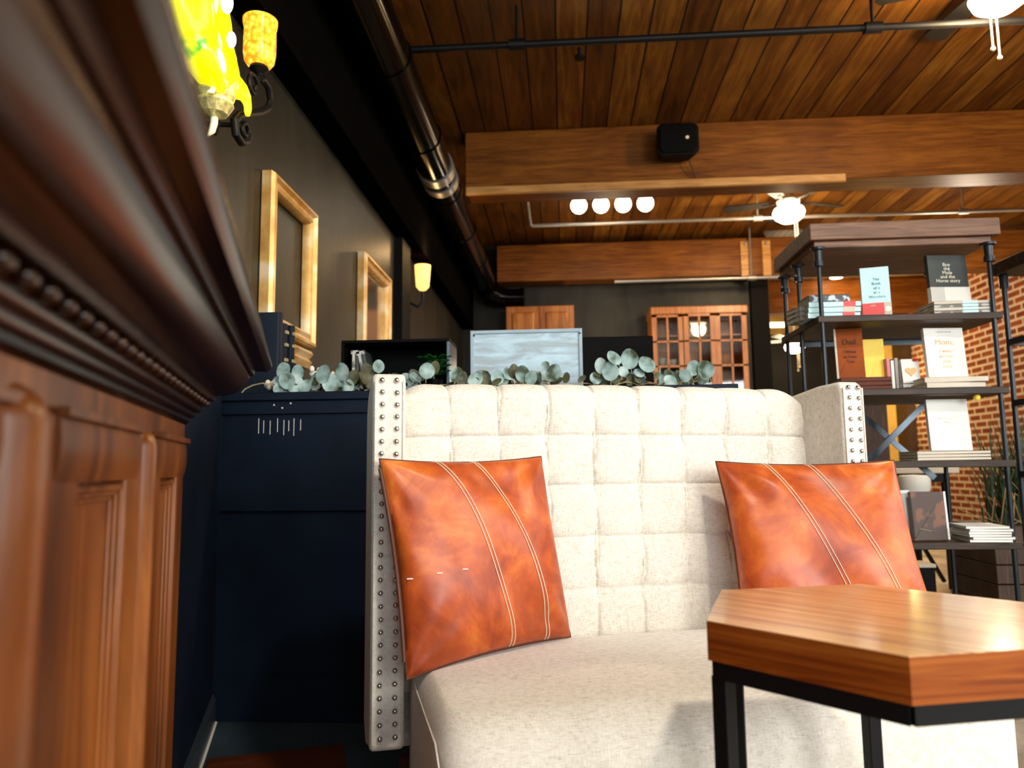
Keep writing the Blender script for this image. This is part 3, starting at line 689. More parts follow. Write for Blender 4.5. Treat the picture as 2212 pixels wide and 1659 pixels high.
obj('scroll', MB().tube(spiral((2.315, 1.985), .035, .012, 0, 300, 14), .009, 10), 'iron', s1, True)
obj('candle_cup', MB().lathe([(.012, -.045), (.02, -.035), (.012, -.02), (.034, .0), (.03, .012), (.012, .014)], W(2.415, 2.262)), 'iron', s1, True)
shp = [(.02, 0), (.040, .006), (.052, .024), (.056, .05), (.056, .10), (.055, .14), (.060, .165), (.060, .178), (.056, .178), (.051, .14), (.051, .05), (.02, .012)]
obj('glass_shade', MB().lathe(shp, W(2.415, 2.268), 32), 'amber', s1, True)
obj('bulb', MB().ball(W(2.415, 2.34), .018, 12, 8, 1.8), 'flame', s1, True)
for nm, en, p in (('sconce_lamp', 1.2, (sx + .12, 2.41, 2.56)),):
    l = bpy.data.lights.new(nm, 'POINT'); l.energy = en; l.color = (1, .55, .2); l.shadow_soft_size = .04
    lo = bpy.data.objects.new(nm, l); COL.objects.link(lo); lo.location = p

# green-yellow blown glass ornament lamp in front of the sconce (on its second arm)
g1 = empty('glass_leaf_lamp', (-1.0, 1.95, 1.95), 0, 'glowing yellow and green blown glass leaf lamp beside the amber sconce', 'lamp')
def G(y, z, dx=0): return V((dx, y - 1.95, z - 1.95))
gp_ = [(1.78, 2.25, .09), (1.868, 2.157, .118), (1.918, 2.105, .115), (1.95, 2.066, .118), (2.0, 2.035, .108), (2.045, 2.022, .082), (2.09, 2.032, .056), (2.135, 2.042, .037), (2.175, 2.052, .027), (2.205, 2.048, .023), (2.222, 2.03, .020), (2.220, 2.008, .017), (2.206, 1.993, .011)]
def lumpy(u, v):
    t = v * (len(gp_) - 1); i = min(int(t), len(gp_) - 2); fr = t - i
    q0, q1 = gp_[i], gp_[i + 1]; y, z, r = [q0[k] + (q1[k] - q0[k]) * fr for k in range(3)]
    dy, dz = q1[0] - q0[0], q1[1] - q0[1]; ll = sqrt(dy * dy + dz * dz); ny, nz = -dz / ll, dy / ll
    a = 2 * pi * u; rr_ = r * (1 + .14 * sin(2 * a + v * 9) + .08 * sin(5 * a - v * 14))
    if v < .02 or v > .985: rr_ *= .3
    return G(y + ny * cos(a) * rr_, z + nz * cos(a) * rr_, sin(a) * rr_ * .55)
obj('glass_leaf', MB().grid(lumpy, 40, 70, True), 'leafglass', g1, True, angle=80)
cupc = G(2.0, 1.915)
facet = MB().lathe([(.012, -.038), (.038, -.028), (.054, .0), (.052, .010), (.047, .014), (.056, .03), (.053, .055), (.046, .08), (.03, .085)], cupc, 12)
obj('crystal_cup', facet, 'crystal', g1)
obj('hook', MB().tube([cupc + V((0, .0, -.03)), cupc + V((0, .0, -.055)), cupc + V((0, -.012, -.085)), cupc + V((0, -.035, -.11))], [.011, .011, .010, .003], 12), 'ivory', g1, True)
obj('hook', MB().tube([cupc + V((.02, -.045, .04)), cupc + V((.02, -.06, .01)), cupc + V((.02, -.085, -.005))], [.009, .008, .003], 12), 'ivory', g1, True)
for (a, b, r) in ((1.935, 2.075, .013), (1.90, 2.165, .017)): obj('flame_bulb', MB().ball(G(a, b, .075), r, 14, 10, 1.9), 'flame', g1, True)
obj('support_rod', MB().tube([(-.12, .3, -.0), (-.06, .2, .0), cupc + V((0, .01, -.02))], .008, 8), 'iron', g1, True)
l = bpy.data.lights.new('leaf_lamp', 'POINT'); l.energy = 3; l.color = (1, .75, .3); l.shadow_soft_size = .05
lo = bpy.data.objects.new('leaf_lamp', l); COL.objects.link(lo); lo.location = (-.88, 1.98, 2.03)

s2 = empty('wall_sconce', (-1.26, 5.95, 2.3), 0, 'small distant lit wall sconce with amber shade beyond the black post', 'sconce')
obj('back_plate', MB().box(0, .02, -.05, .05, -.15, .1), 'iron', s2, bevel=.005)
obj('arm', MB().tube([(.01, 0, -.08), (.08, 0, -.12), (.12, 0, -.08), (.12, 0, .0)], .012, 10), 'iron', s2, True)
obj('glass_shade', MB().lathe([(.03, 0), (.055, .03), (.062, .12), (.068, .21), (.062, .21), (.055, .12), (.04, .03)], (.12, 0, .02)), 'warmshade', s2, True)
l = bpy.data.lights.new('far_sconce_lamp', 'POINT'); l.energy = 5; l.color = (1, .6, .25); l.shadow_soft_size = .05
lo = bpy.data.objects.new('far_sconce_lamp', l); COL.objects.link(lo); lo.location = (-1.0, 5.95, 2.65)

# ------------------------------------------------------------------ settee
SO, SA = (-.417, 1.6, 0), R(17); SW = 1.25
sofa = empty('settee', SO, SA, 'cream linen button-tufted wingback settee with nailhead trim', 'sofa')
cols = [.07 + .1245 * k for k in range(10)]; rows = [.40, .54, .67, .80, .926, 1.056]
def near(x, arr): return min(abs(x - a) for a in arr)
def puff(x, arr):
    for a, b in zip(arr, arr[1:]):
        if a <= x <= b: t = (x - a) / (b - a); return sin(pi * t), min(x - a, b - x)
    return 0., min(abs(x - arr[0]), abs(x - arr[-1]))
VB, TH = .155, .13      # front plane of the tufted back, its thickness
def backfn(s, t):
    """s along width, t along the profile: front bottom -> top -> back"""
    u = .05 + (SW - .10) * s
    Hf = 1.018; rr_ = TH / 2
    Lf = Hf - .33; La = pi * rr_; Lb = .85
    d_ = t * (Lf + La + Lb)
    if d_ < Lf: z = .33 + d_; v = VB; nv, nz = -1, 0
    elif d_ < Lf + La:
        a = (d_ - Lf) / rr_; v = VB + rr_ - rr_ * cos(a); z = Hf + rr_ * sin(a) * .62; nv, nz = -cos(a), sin(a)
    else: z = Hf - (d_ - Lf - La); v = VB + TH; nv, nz = 1, 0
    zz = min(z, 1.05)
    wob = .006 * sin(z * 25 + floor((u - .07) / .1245) * 1.7)
    pu, du = puff(u + wob * (1 if z > .5 else 0), cols); pz, dz = puff(zz, rows)
    h_ = .0
    if d_ < Lf + La * .55:
        pzz = pz if d_ < Lf else 1
        h_ = .0062 * (max(pu, 0) ** .35) * (max(pzz, 0) ** .35)
        if d_ < Lf:
            r_ = sqrt(du * du + dz * dz); h_ -= .009 * math.exp(-(r_ / .024) ** 2)
            seam = math.exp(-(dz / .003) ** 2) * .005 + math.exp(-(du / .003) ** 2) * .005; h_ -= seam
        else: h_ -= .004 * math.exp(-(du / .004) ** 2)
        h_ -= .003
    # rounded shoulders against the wings
    e_ = min(u - .05, SW - .05 - u)
    if e_ < .09:
        q = 1 - e_ / .09; h_ -= .018 * q * q
        if z > .95: z -= .030 * q * q * (z - .95) / .12
    z += .006 * sin(pi * s)
    return V((u, v + nv * h_, z + nz * h_ * (1 if nz else 0)))
obj('backrest', MB().grid(backfn, 440, 360), 'linen', sofa, True, angle=80)
bt_ = MB()
for c in cols[1:-1]:
    for r_ in rows[1:-1]: bt_.ball((c, VB + .013, r_), .006, 8, 6, 1)
# seat: rounded block with crowned top
def sup(a, n): return (abs(cos(a)) ** (2 / n)) * (1 if cos(a) >= 0 else -1), (abs(sin(a)) ** (2 / n)) * (1 if sin(a) >= 0 else -1)
def seatfn(s, t):
    a = 2 * pi * s; n_ = 9
    cx, sy = sup(a, n_)
    # t: 0 bottom .. 1 top centre ; rounded shoulder near the top
    u0_, u1_, v0_, v1_ = .088, SW - .082, -.455, .16
    cu, cv = (u0_ + u1_) / 2, (v0_ + v1_) / 2; hu, hv = (u1_ - u0_) / 2, (v1_ - v0_) / 2
    r_ = .075; zt = .435
    if t < .35: k = 1; z = .16 + (zt - r_ - .16) * (t / .35); ins = 0
    elif t < .65: b_ = (t - .35) / .3 * pi / 2; ins = r_ * (1 - cos(b_)); z = zt - r_ + r_ * sin(b_); k = 1
    else: ins = r_; z = zt; k = 1 - (t - .65) / .35
    x = cu + cx * (hu - ins * .45) * k; y = cv + sy * (hv - ins) * k
    if t >= .35:
        ku = max(0, 1 - ((x - cu) / hu) ** 2); kv = max(0, 1 - ((y - cv) / hv) ** 2)
        z += .022 * sqrt(ku) * kv ** .6 * min(1, (t - .35) / .3)
    if x > cu: x += .06 * min(1, max(0, -y / .40)) * (x - cu) / hu
    return V((x, y, z))
obj('seat', MB().grid(seatfn, 220, 60, True), 'linens', sofa, True, angle=70)
# piping along the seat side edges
for s_ in (0, 1):
    uu = .090
    if s_: continue
    pts = [(uu, .1, .402), (uu, -.30, .402), (uu + (0.002 if s_ == 0 else -.002), -.37, .397), (uu + (.002 if s_ == 0 else -.002), -.42, .375), (uu, -.447, .34), (uu, -.452, .2)]
    obj('seat_piping', MB().tube(pts, .0016, 8), 'linen', sofa, True)
# wings
wx = {}
def wing(u0_, u1_):
    mb = MB()
    pts = [(.0, .262), (.0, 1.03), (.004, 1.052), (.02, 1.062), (.10, 1.060), (.26, 1.040), (.33, 1.0), (.34, .90), (.34, .22), (.22, .20), (.12, .235), (.015, .258)]
    mb.prism(pts, lambda p: (u0_, p[0], p[1]), lambda p: (u1_, p[0], p[1]))
    return obj('wing', mb, 'linens', sofa, bevel=.010, seg=4)
wl = wing(.0, .073); wr = wing(SW - .066, SW)
for w_, ua, ub in ((wl, .0205, .0525), (wr, SW - .046, SW - .0185)):
    for dx in (.006, .067) if w_ is wl else ((SW - .061), (SW - .006)): obj('edge_piping', MB().tube([(dx, -.001, .275), (dx, -.001, 1.045)], .0022, 6), 'linen', w_, True)
nm_ = MB().lathe([(.0001, -.0056), (.003, -.0050), (.0050, -.0032), (.0062, -.0008), (.0064, .001)], (0, 0, 0), 14, M.Rotation(R(-90), 4, 'X'))
proto = None; extra = MB()
cnt = 0
for w_, ua, ub in ((wl, .0205, .0525), (wr, SW - .046, SW - .0185)):
    for r_ in range(29):
        z = 1.046 - r_ * .0271
        for uu in (ua, ub):
            if w_ is wr and r_ >= 20:
                extra.add([(p[0] + uu, -p[1] - .0012 if False else p[1] - .0012, p[2] + z) for p in nm_.v], nm_.f); continue
            if proto is None: proto = obj('nailhead', nm_, 'nail', w_, True); o = proto
            else:
                o = proto.copy(); COL.objects.link(o); o.parent = w_
            o.location = (uu + .0008 * sin(r_ * 7), -.0012, z + .0008 * cos(r_ * 5 + uu * 90))
ex = obj('nailheads', extra, 'nail', wr, True); ex['kind'] = 'stuff'
for (a, b) in ((.14, -.39), (SW - .14, -.39), (.1, .22), (SW - .1, .22)):
    obj('leg', MB().lathe([(.014, 0), (.022, .17)], (a, b, 0), 4), 'ink', sofa)
obj('back_cover', MB().box(.06, SW - .06, .27, .30, .2, 1.0), 'linen', sofa, bevel=.01)

# ------------------------------------------------------------------ pillows
def pillow(label, TL, TR, BL, BR, nrm, th, s0, s1, zips, seed, ticks=False):
    rnd = random.Random(seed)
    M0 = M.Translation(V(SO)) @ M.Rotation(SA, 4, 'Z')
    TL, TR, BL, BR = [V(p) for p in (TL, TR, BL, BR)]
    ctr = (BL + BR) / 2
    e = empty('throw_pillow', M0 @ ctr, SA, label, 'pillow', 'cognac leather pillows on the settee')
    nrm = V(nrm).normalized()
    ph = [rnd.uniform(0, 6) for _ in range(8)]
    def surf(s, t, side):
        # concave edges
        k = .026
        ss = s + k * (1 - 2 * s) * (4 * t * (1 - t)) * (1 - .0 * s) * (abs(1 - 2 * s) ** 1.5)
        tt = t + k * (1 - 2 * t) * (4 * s * (1 - s)) * (abs(1 - 2 * t) ** 1.5)
        p = (BL * (1 - ss) + BR * ss) * (1 - tt) + (TL * (1 - ss) + TR * ss) * tt
        a = 4 * s * (1 - s); b = 4 * t * (1 - t)
        bot = 1 + .18 * (1 - t)
        h_ = th * (a * b) ** .42 * bot
        ed = (1 - a) * 1.0 + (1 - b)
        wr = .012 * sin(9 * s + 4 * t + ph[0]) * sin(5 * t + ph[1]) + .006 * sin(19 * (s + .6 * t) + ph[2]) * (ed)
        # pinch creases running from the corners
        for (cs, ct, q) in ((0, 1, ph[3]), (0, 0, ph[4]), (1, 1, ph[5]), (1, 0, ph[6])):
            ds, dt = s - cs, t - ct; r_ = sqrt(ds * ds + dt * dt); an = atan2(abs(dt), abs(ds))
            wr += .007 * math.exp(-((r_ - .18) / .16) ** 2) * sin(an * 9 + q)
        # pinches along the left edge
        wr += .010 * math.exp(-(s / .12) ** 2) * sin(t * 16 + ph[7])
        h_ += wr * (a * b) ** .5
        return p + nrm * (h_ * side) - ctr
    n = 90
    mb = MB()
    mb.grid(lambda s, t: surf(s, t, 1), n, n); mb.grid(lambda s, t: surf(s, t, -.45), n, n)
    obj('cover', mb, 'leather', e, True, angle=60)
    # seam piping round the edge
    ring = [surf(i / 40, 0, 0) for i in range(40)] + [surf(1, i / 40, 0) for i in range(40)] + [surf(1 - i / 40, 1, 0) for i in range(40)] + [surf(0, 1 - i / 40, 0) for i in range(40)]
    obj('seam', MB().tube(ring, .0022, 6, True), 'zip', e, True)
    for (a0, a1, bw) in (s0, s1):
        for off in (-.0105, .0105):
            st = MB(); prev = None; N_ = 130
            pts = []
            for i in range(N_ + 1):
                t = 1 - i / N_ * .995; q = 1 - t
                s = a0 + (a1 - a0) * (q + bw * q * (1 - q)) + off
                pts.append(surf(s, t, 1) + nrm * .0012)
            for i in range(0, N_, 1):
                a_, b_ = pts[i], pts[i + 1]; st.bar(a_, a_ + (b_ - a_) * .84, .0019, .0016)
            obj('stitching', st, 'thread', e)
    if zips:
        obj('zipper', MB().tube([surf(0, 1 - i / 40, 0) + V((-.004, -.004, 0)) for i in range(2, 38)], .0035, 8), 'zip', e, True)
    if ticks:
        for s_ in (.03, .17, .31):
            c = surf(s_, .42, 1) + nrm * .002; obj('white_fastener', MB().bar(c - V((.006, 0, 0)), c + V((.006, 0, 0)), .003, .002), 'white', e)
    return e
pillow('cognac leather throw pillow with slanting double stitching, left side of the settee', (.014, -.035, .872), (.405, .085, .876), (.066, -.125, .437), (.468, .075, .452), (.30, -.93, .28), .062, (.30, .575, .75), (.53, .81, .85), True, 3, True)
pillow('cognac leather throw pillow with slanting double stitching, right side behind the wooden table', (.862, .075, .860), (1.288, -.045, .858), (.862, -.02, .458), (1.29, -.155, .445), (-.26, -.93, .24), .062, (.26, .62, .3), (.50, .87, .3), False, 11)

# ------------------------------------------------------------------ hexagonal side table
tb_ = empty('side_table', (.425, 1.068, 0), R(-46), 'hexagonal wooden side table on a black steel frame in the foreground', 'table')
Rr = .251
hexp = lambda r: [(r * cos(R(60 * k)), r * sin(R(60 * k))) for k in range(6)]
obj('edge_band', MB().prism(hexp(Rr), lambda p: (p[0], p[1], .600), lambda p: (p[0], p[1], .6485)), 'tedge', tb_)
obj('table_top', MB().prism(hexp(Rr), lambda p: (p[0], p[1], .6485), lambda p: (p[0], p[1], .650)), 'table', tb_, bevel=.0006)
hp = hexp(Rr - .012)
for k in range(6):
    a, b = hp[k], hp[(k + 1) % 6]
    obj('frame_rail', MB().bar((a[0], a[1], .588), (b[0], b[1], .588), .012, .022), 'steel', tb_)
for k in (0, 1, 2, 3, 4, 5):
    a = hexp(Rr - .020)[k]
    obj('leg', MB().box(-.011, .011, -.011, .011, 0, .580, M.Translation(V((a[0], a[1], 0))) @ M.Rotation(R(60 * k + 30), 4, 'Z')), 'steel', tb_, bevel=.0015) if k in (0, 2, 3, 4) else None
for k in range(6):
    a, b = hp[k], hp[(k + 1) % 6]; obj('foot_rail', MB().bar((a[0], a[1], .012), (b[0], b[1], .012), .02, .02), 'steel', tb_)

# ------------------------------------------------------------------ book shelving unit at the right
sh = empty('pipe_bookshelf', (1.43, 3.12, 0), 0, 'tall industrial bookshelf with dark wood shelves and black pipe posts behind the settee', 'bookshelf')
X0, X1, Y1 = -.38, .388, .50
obj('top_board', MB().box(X0, X1, -.02, Y1 + .02, 1.785, 1.858).box(X0 + .02, X1 - .03, .0, Y1, 1.755, 1.785), 'rustic', sh, bevel=.004)
SZ = (1.463, 1.155, .86, .535, .20)
for z in SZ: obj('shelf', MB().box(X0 + .015, X1 - .015, -.012, Y1 + .01, z - .028, z), 'shelfwood', sh, bevel=.003)
for (a, b) in ((X0 + .035, .0), (X1 - .045, .0), (X0 + .035, Y1 - .02), (X1 - .045, Y1 - .02), (X0 + .035, .27)):
    p_ = obj('post', MB().tube([(a, b, 0), (a, b, 1.75)], .0095, 16), 'post', sh, True)
    obj('flange', MB().lathe([(.030, 1.755), (.030, 1.745), (.017, 1.742), (.015, 1.70), (.020, 1.698), (.020, 1.675), (.0095, 1.672)][::-1], (a, b, 0), 16), 'post', p_, True)
    obj('flange', MB().lathe([(.024, 0), (.024, .01), (.0095, .012)], (a, b, 0), 16), 'post', p_, True)
for s_ in (-1, 1): obj('cross_brace', MB().bar((.105 - .235, Y1 - .015 - .004 * s_, .965 - s_ * .235 * .96), (.105 + .235 * .45 if False else .105 + .19, Y1 - .015 - .004 * s_, .965 + s_ * .185), .028, .006, (0, 1, 0)), 'wornsteel', sh, bevel=.001)
obj('shelf_edge_angle', MB().box(X0 + .1, X1 - .1, Y1 + .0, Y1 + .02, 1.415, 1.435), 'wornsteel', sh)
rv = MB()
for (a, b) in ((X0 + .035, .27), (X0 + .035, Y1 - .02), (X1 - .045, Y1 - .02)):
    for dz in (0, .03): rv.ball((a - .022, b - .03, 1.70 - dz), .006, 8, 6)
obj('screws', rv, 'metal', sh, True)

def stand_book(x, y, z, w, h_, t, cover, label, tilt=0, rot=0, group=None, side='pages', lean=8):
    z += t * sin(R(lean)) + .001
    e = empty('book', (x, y, z), 0, label, 'book', group); e.rotation_euler = (R(-lean), 0, R(rot))
    obj('cover', MB().box(-w / 2, w / 2, 0, .003, 0, h_).box(-w / 2, w / 2, t - .003, t, 0, h_).box(-w / 2, -w / 2 + .003, 0, t, 0, h_), cover, e, bevel=.0012)
    obj('pages', MB().box(-w / 2 + .003, w / 2 - .003, .003, t - .003, .003, h_ - .003), side, e)
    return e
def T(e, body, size, x, z, mat, y=-.0008, sp=1.): return text('cover_text', body, size, mat, e, M.Translation((x, y, z)) @ FACE, spacing=sp)
def lay_book(x, y, z, w, dpt, t, cover, label, rot=0, group=None, side='pages'):
    e = empty('book', (x, y, z), R(rot), label, 'book', group)
    obj('cover', MB().box(-w / 2, w / 2, -dpt / 2, dpt / 2, 0, .003).box(-w / 2, w / 2, -dpt / 2, dpt / 2, t - .003, t).box(-w / 2, w / 2, -dpt / 2, -dpt / 2 + .003, 0, t), cover, e, bevel=.001)
    obj('pages', MB().box(-w / 2 + .003, w / 2 - .003, -dpt / 2 + .003, dpt / 2 - .003, .003, t - .003), side, e)
    return e
S1, S2, S3, S4, S5 = SZ
# top shelf
e = stand_book(1.345, 3.20, S1 + .001, .112, .225, .03, 'blue', 'pale blue book with a red lower band on the top shelf', rot=-14, side='white', lean=5)
obj('red_band', MB().box(-.0565, .028, -.0015, .0315, 0, .065), 'red', e); obj('cream_band', MB().box(.028, .0565, -.0012, .0313, 0, .065), 'cream', e)
obj('round_seal', MB().tube([(.042, -.0012, .036), (.042, -.0022, .036)], .012, 14), 'white', e)
T(e, 'The\nBook\nof a\nat a\nWonders', .017, .004, .165, 'inkblue', sp=1.15)
T(e, 'NEW', .009, -.015, .05, 'inkcream', y=-.0025)
e = stand_book(1.652, 3.20, S1 + .055, .168, .215, .022, 'charcoal', 'charcoal book with cream lettering and a white lower band on the top shelf', rot=5, lean=4)
obj('white_band', MB().box(-.0845, .0845, -.0015, .0235, 0, .072), 'white', e); obj('blue_patch', MB().box(-.0846, -.025, -.002, .0, 0, .072), 'inkpale', e)
T(e, 'Boy\nthe\nMole\nand the\nHorse story', .021, -.004, .165, 'inkcream', sp=.85)
e = stand_book(1.415, 3.32, S1 + .001, .085, .15, .02, 'pinkgray', 'small grey-mauve book behind the pale blue book on the top shelf', lean=3)
GL = 'flat stack under the floral book, top shelf left'
for k in range(3):
    o = lay_book(1.15 + .003 * k, 3.24, S1 + .001 + .0235 * k, .215, .16, .0225, 'blue', 'pale blue book with red spine patch, top shelf left, ' + ('bottom', 'middle', 'topmost')[k] + ' of three', group=GL)
    obj('spine_patch', MB().box(.035, .085, -.0812, -.079, 0, .0225), 'red' if k != 1 else 'cream', o)
lay_book(1.14, 3.25, S1 + .073, .17, .15, .032, 'floral', 'dark floral patterned book lying on the pale blue stack, top shelf left')
for k in range(3):
    lay_book(1.040, 3.27, S1 + .001 + .021 * k, .06, .12, .020, 'marble', 'grey mottled small book at the left end of the top shelf, ' + ('bottom', 'middle', 'topmost')[k] + ' of its stack', rot=12, group='mottled books at the left end')
for k in range(4):
    o = lay_book(1.66, 3.215, S1 + .001 + .0135 * k, .225, .17, .0128, ('marble', 'cream', 'marble', 'cream')[k], 'grey and cream book lying under the charcoal book, ' + ('bottom', 'second', 'third', 'topmost')[k] + ' of its stack', rot=random.uniform(-2, 2), group='stack under the charcoal book')
    obj('blue_label', MB().box(.0, .06, -.0862, -.084, 0.001, .012), 'blue', o)
# second shelf
e = stand_book(1.238, 3.24, S2 + .055, .112, .222, .02, 'brownbk', 'russet brown book with dark lettering on the second shelf', rot=-6, side='pages', lean=5)
obj('spine_edge', MB().box(-.060, -.052, -.002, .001, 0, .222), 'cream', e)
T(e, 'Dad', .034, .0, .150, 'ink', y=-.0025); T(e, 'I Want\nto Hear\nYou', .018, .0, .112, 'ink', y=-.0025, sp=1.2)
for k in range(3): lay_book(1.27, 3.24, S2 + .001 + .018 * k, .20, .16, .017, 'darkred', 'dark red-brown book under the russet book, ' + ('bottom', 'middle', 'topmost')[k] + ' of three', rot=-4, group='stack under the russet book')
e = stand_book(1.612, 3.19, S2 + .046, .166, .215, .02, 'white', 'white book with orange lettering on the second shelf', rot=4, lean=5, side='white')
T(e, 'Mom,', .034, -.002, .142, 'inkorange'); T(e, 'I want\nto hear\nyour\nstory', .020, .0, .108, 'inkorange', sp=1.1); T(e, 'a guided journal', .010, .0, .195, 'inkpale')
for k in range(2): lay_book(1.60 + .01 * k, 3.205, S2 + .001 + .0225 * k, .235 + .01 * k, .17, .0215, 'cream', 'cream book lying under the white book with orange lettering, ' + ('bottom', 'top')[k] + ' of two', rot=2 - 5 * k, group='stack under the white orange-lettered book')
for k in range(3): lay_book(1.495, 3.31, S2 + .001 + .016 * k, .09, .13, .015, ('marble', 'white', 'pinkgray')[k], ('mottled', 'white', 'grey-mauve')[k] + ' small book lying left of the white book on the second shelf')
e = stand_book(1.362, 3.30, S2 + .001, .085, .235, .03, 'yellow', 'bright yellow book standing on the second shelf beside the russet book', rot=-4, lean=2)
for k, (cm, nm) in enumerate((('pink', 'pink'), ('white', 'white'), ('pinkgray', 'grey'), ('cream', 'cream'))):
    o = stand_book(1.405 + .017 * k, 3.27, S2 + .001, .013, .145 - .01 * (k % 2), .10, cm, nm + ' thin book upright among the spines in the middle of the second shelf', lean=0)
e = empty('greeting_card', (1.485, 3.24, S2 + .035), 0, 'white card with an orange heart on the second shelf', 'card'); e.rotation_euler = (R(-8), 0, R(-4))
obj('card_front', MB().box(-.035, .035, 0, .002, 0, .105), 'white', e); obj('card_back', MB().box(-.035, .035, .03, .032, 0, .105), 'white', e)
hp_ = [(.022 * (16 * sin(t) ** 3) / 16, .05 + .022 * (13 * cos(t) - 5 * cos(2 * t) - 2 * cos(3 * t) - cos(4 * t)) / 16) for t in [2 * pi * i / 30 for i in range(30)]]
obj('heart', MB().prism(hp_, lambda p: (p[0], -.0005, p[1]), lambda p: (p[0], -.003, p[1])), 'inkorange', e); obj('red_bow', MB().ball((.022, -.005, .10), .012, 10, 8, .5), 'red', e, True)
# third shelf
e = stand_book(1.603, 3.19, S3 + .038, .166, .215, .02, 'white', 'plain white book standing on the third shelf', rot=1, lean=5, side='white')
T(e, 'letters to my\nfuture\nself', .016, .0, .13, 'white')
for k in range(3): lay_book(1.57, 3.20, S3 + .001 + .0125 * k, .285, .17, .012, 'cream', 'cream book lying under the plain white book, ' + ('bottom', 'middle', 'topmost')[k] + ' of three', rot=0, group='stack under the plain white book')
o = obj('knob', MB().ball((1.690, 3.14, 1.1145), .0135, 10, 8), 'yellow', smooth=True); tag(o, 'small yellow knob under the second shelf, above the plain white book', 'knob')
# fourth shelf
e = stand_book(1.495, 3.19, S4 + .001, .135, .195, .022, 'photo', 'dark brown photo-cover book on the lower shelf', rot=2, lean=4, side='white')
obj('white_edge', MB().box(.066, .074, -.001, .023, 0, .195), 'white', e); obj('brush_mark', MB().bar((-.045, -.001, .045), (.0, -.001, .035), .006, .001), 'inkorange', e)
e = stand_book(1.405, 3.24, S4 + .001, .085, .20, .02, 'cutout', 'white book with dark blotches beside the brown photo book', lean=4, side='white')
for k in range(6):
    o = lay_book(1.69 + .008 * sin(k * 2), 3.20, S4 + .001 + .0105 * k, .155, .20, .0095, 'white', 'white magazine lying on the lower shelf, ' + ('bottom', 'second', 'third', 'fourth', 'fifth', 'topmost')[k] + ' of the pile', rot=-6 + 3 * sin(k), group='white magazines on the lower shelf')

# second rack at the right edge
r2 = empty('pipe_bookshelf', (2.35, 3.0, 0), R(2), 'second industrial rack with black posts, cut off at the right edge of the photo', 'bookshelf')
obj('top_board', MB().box(-.46, .5, -.4, .32, 1.655, 1.71), 'shelfwood', r2, bevel=.004)
for z in (1.36, 1.10, .8, .45, .15): obj('shelf_rail', MB().bar((-.42, .30, z), (-.42, -.35, z), .02, .025).bar((-.42, .30, z), (.5, .30, z), .02, .025), 'post', r2)
for (a, b) in ((-.42, .30), (-.42, -.35), (.48, .30)):
    p_ = obj('post', MB().tube([(a, b, 0), (a, b, 1.655)], .0105, 14), 'post', r2, True); obj('flange', MB().tube([(a, b, 1.60), (a, b, 1.654)], .018, 14), 'post', p_, True)

# grasses in a wooden planter beyond the shelf
gr = empty('grass_planter', (2.50, 4.35, 0), 0, 'tall green ornamental grass in a dark wooden planter behind the bookshelf', 'plant')
mb = MB()
for k in range(5): mb.box(-.26, .26, -.24, .24, .02 + .10 * k, .115 + .10 * k)
obj('planter_box', mb, 'planter', gr, bevel=.004)
gm = MB()
for i in range(150):
    a = random.uniform(0, 2 * pi); r_ = random.uniform(0, .16); bx_, by_ = r_ * cos(a), r_ * sin(a); hgt = random.uniform(.35, .72); ln = random.uniform(.05, .32); a2 = random.uniform(0, 2 * pi)
    pts = [V((bx_ + cos(a2) * ln * t * t, by_ + sin(a2) * ln * t * t, .50 + hgt * t * (1 - .15 * t))) for t in (0, .25, .5, .75, 1)]
    w_ = V((-sin(a2), cos(a2), 0)); ws = (.005, .006, .005, .0035, .0006)
    vs = []
    for p_, q in zip(pts, ws): vs += [p_ - w_ * q, p_ + w_ * q]
    gm.add(vs, [(2 * j, 2 * j + 1, 2 * j + 3, 2 * j + 2) for j in range(4)])
g_ = obj('blades', gm, 'grass', gr)
sm = MB()
for i in range(60):
    a = random.uniform(0, 2 * pi); c = V((random.uniform(-.2, .2), random.uniform(-.2, .05), .50)); dd = V((cos(a) * .2, sin(a) * .12 - .05, random.uniform(.02, .25))); sm.bar(c, c + dd, .005, .003)
obj('dry_straw', sm, 'straw', gr)

# work table and things beyond
wt = empty('work_table', (2.2, 5.6, 0), 0, 'table with black steel legs seen under the bookshelf', 'table')
obj('table_top', MB().box(-.45, .5, -.3, .3, .78, .82), 'cream', wt, bevel=.004)
for (a, b) in ((-.4, -.26), (.42, -.26), (-.4, .26), (.42, .26)): obj('leg', MB().box(a - .02, a + .02, b - .02, b + .02, 0, .78), 'steel', wt)
obj('apron', MB().box(-.42, .44, -.28, -.25, .72, .78), 'steel', wt)
obj('diagonal_brace', MB().bar((.05, -.27, .76), (.40, -.27, .5), .035, .02), 'steel', wt)
obj('diagonal_brace', MB().bar((.1, -.27, .55), (.36, -.27, .05), .03, .02), 'steel', wt)
obj('middle_leg', MB().box(.08, .12, -.28, -.24, 0, .78), 'steel', wt)
st = empty('white_stool', (2.16, 4.78, 0), 0, 'round ribbed white stool seat behind the brown photo book', 'stool')
prof = [(.03, .62), (.07, .64), (.09, .70), (.092, .75), (.085, .775), (.001, .78)]
obj('seat', MB().lathe(prof, n=20), 'white', st, bevel=.004); obj('pedestal', MB().lathe([(.10, 0), (.10, .02), (.02, .04), (.015, .3), (.02, .62)]), 'steel', st, True)
bx_ = empty('storage_box', (1.98, 4.45, 0), 0, 'small black box with a beige lid low behind the right pillow', 'box')
obj('body', MB().box(-.075, .075, -.08, .08, 0, .27), 'black', bx_, bevel=.004); obj('lid', MB().box(-.08, .08, -.085, .085, .27, .29), 'cream', bx_, bevel=.004)
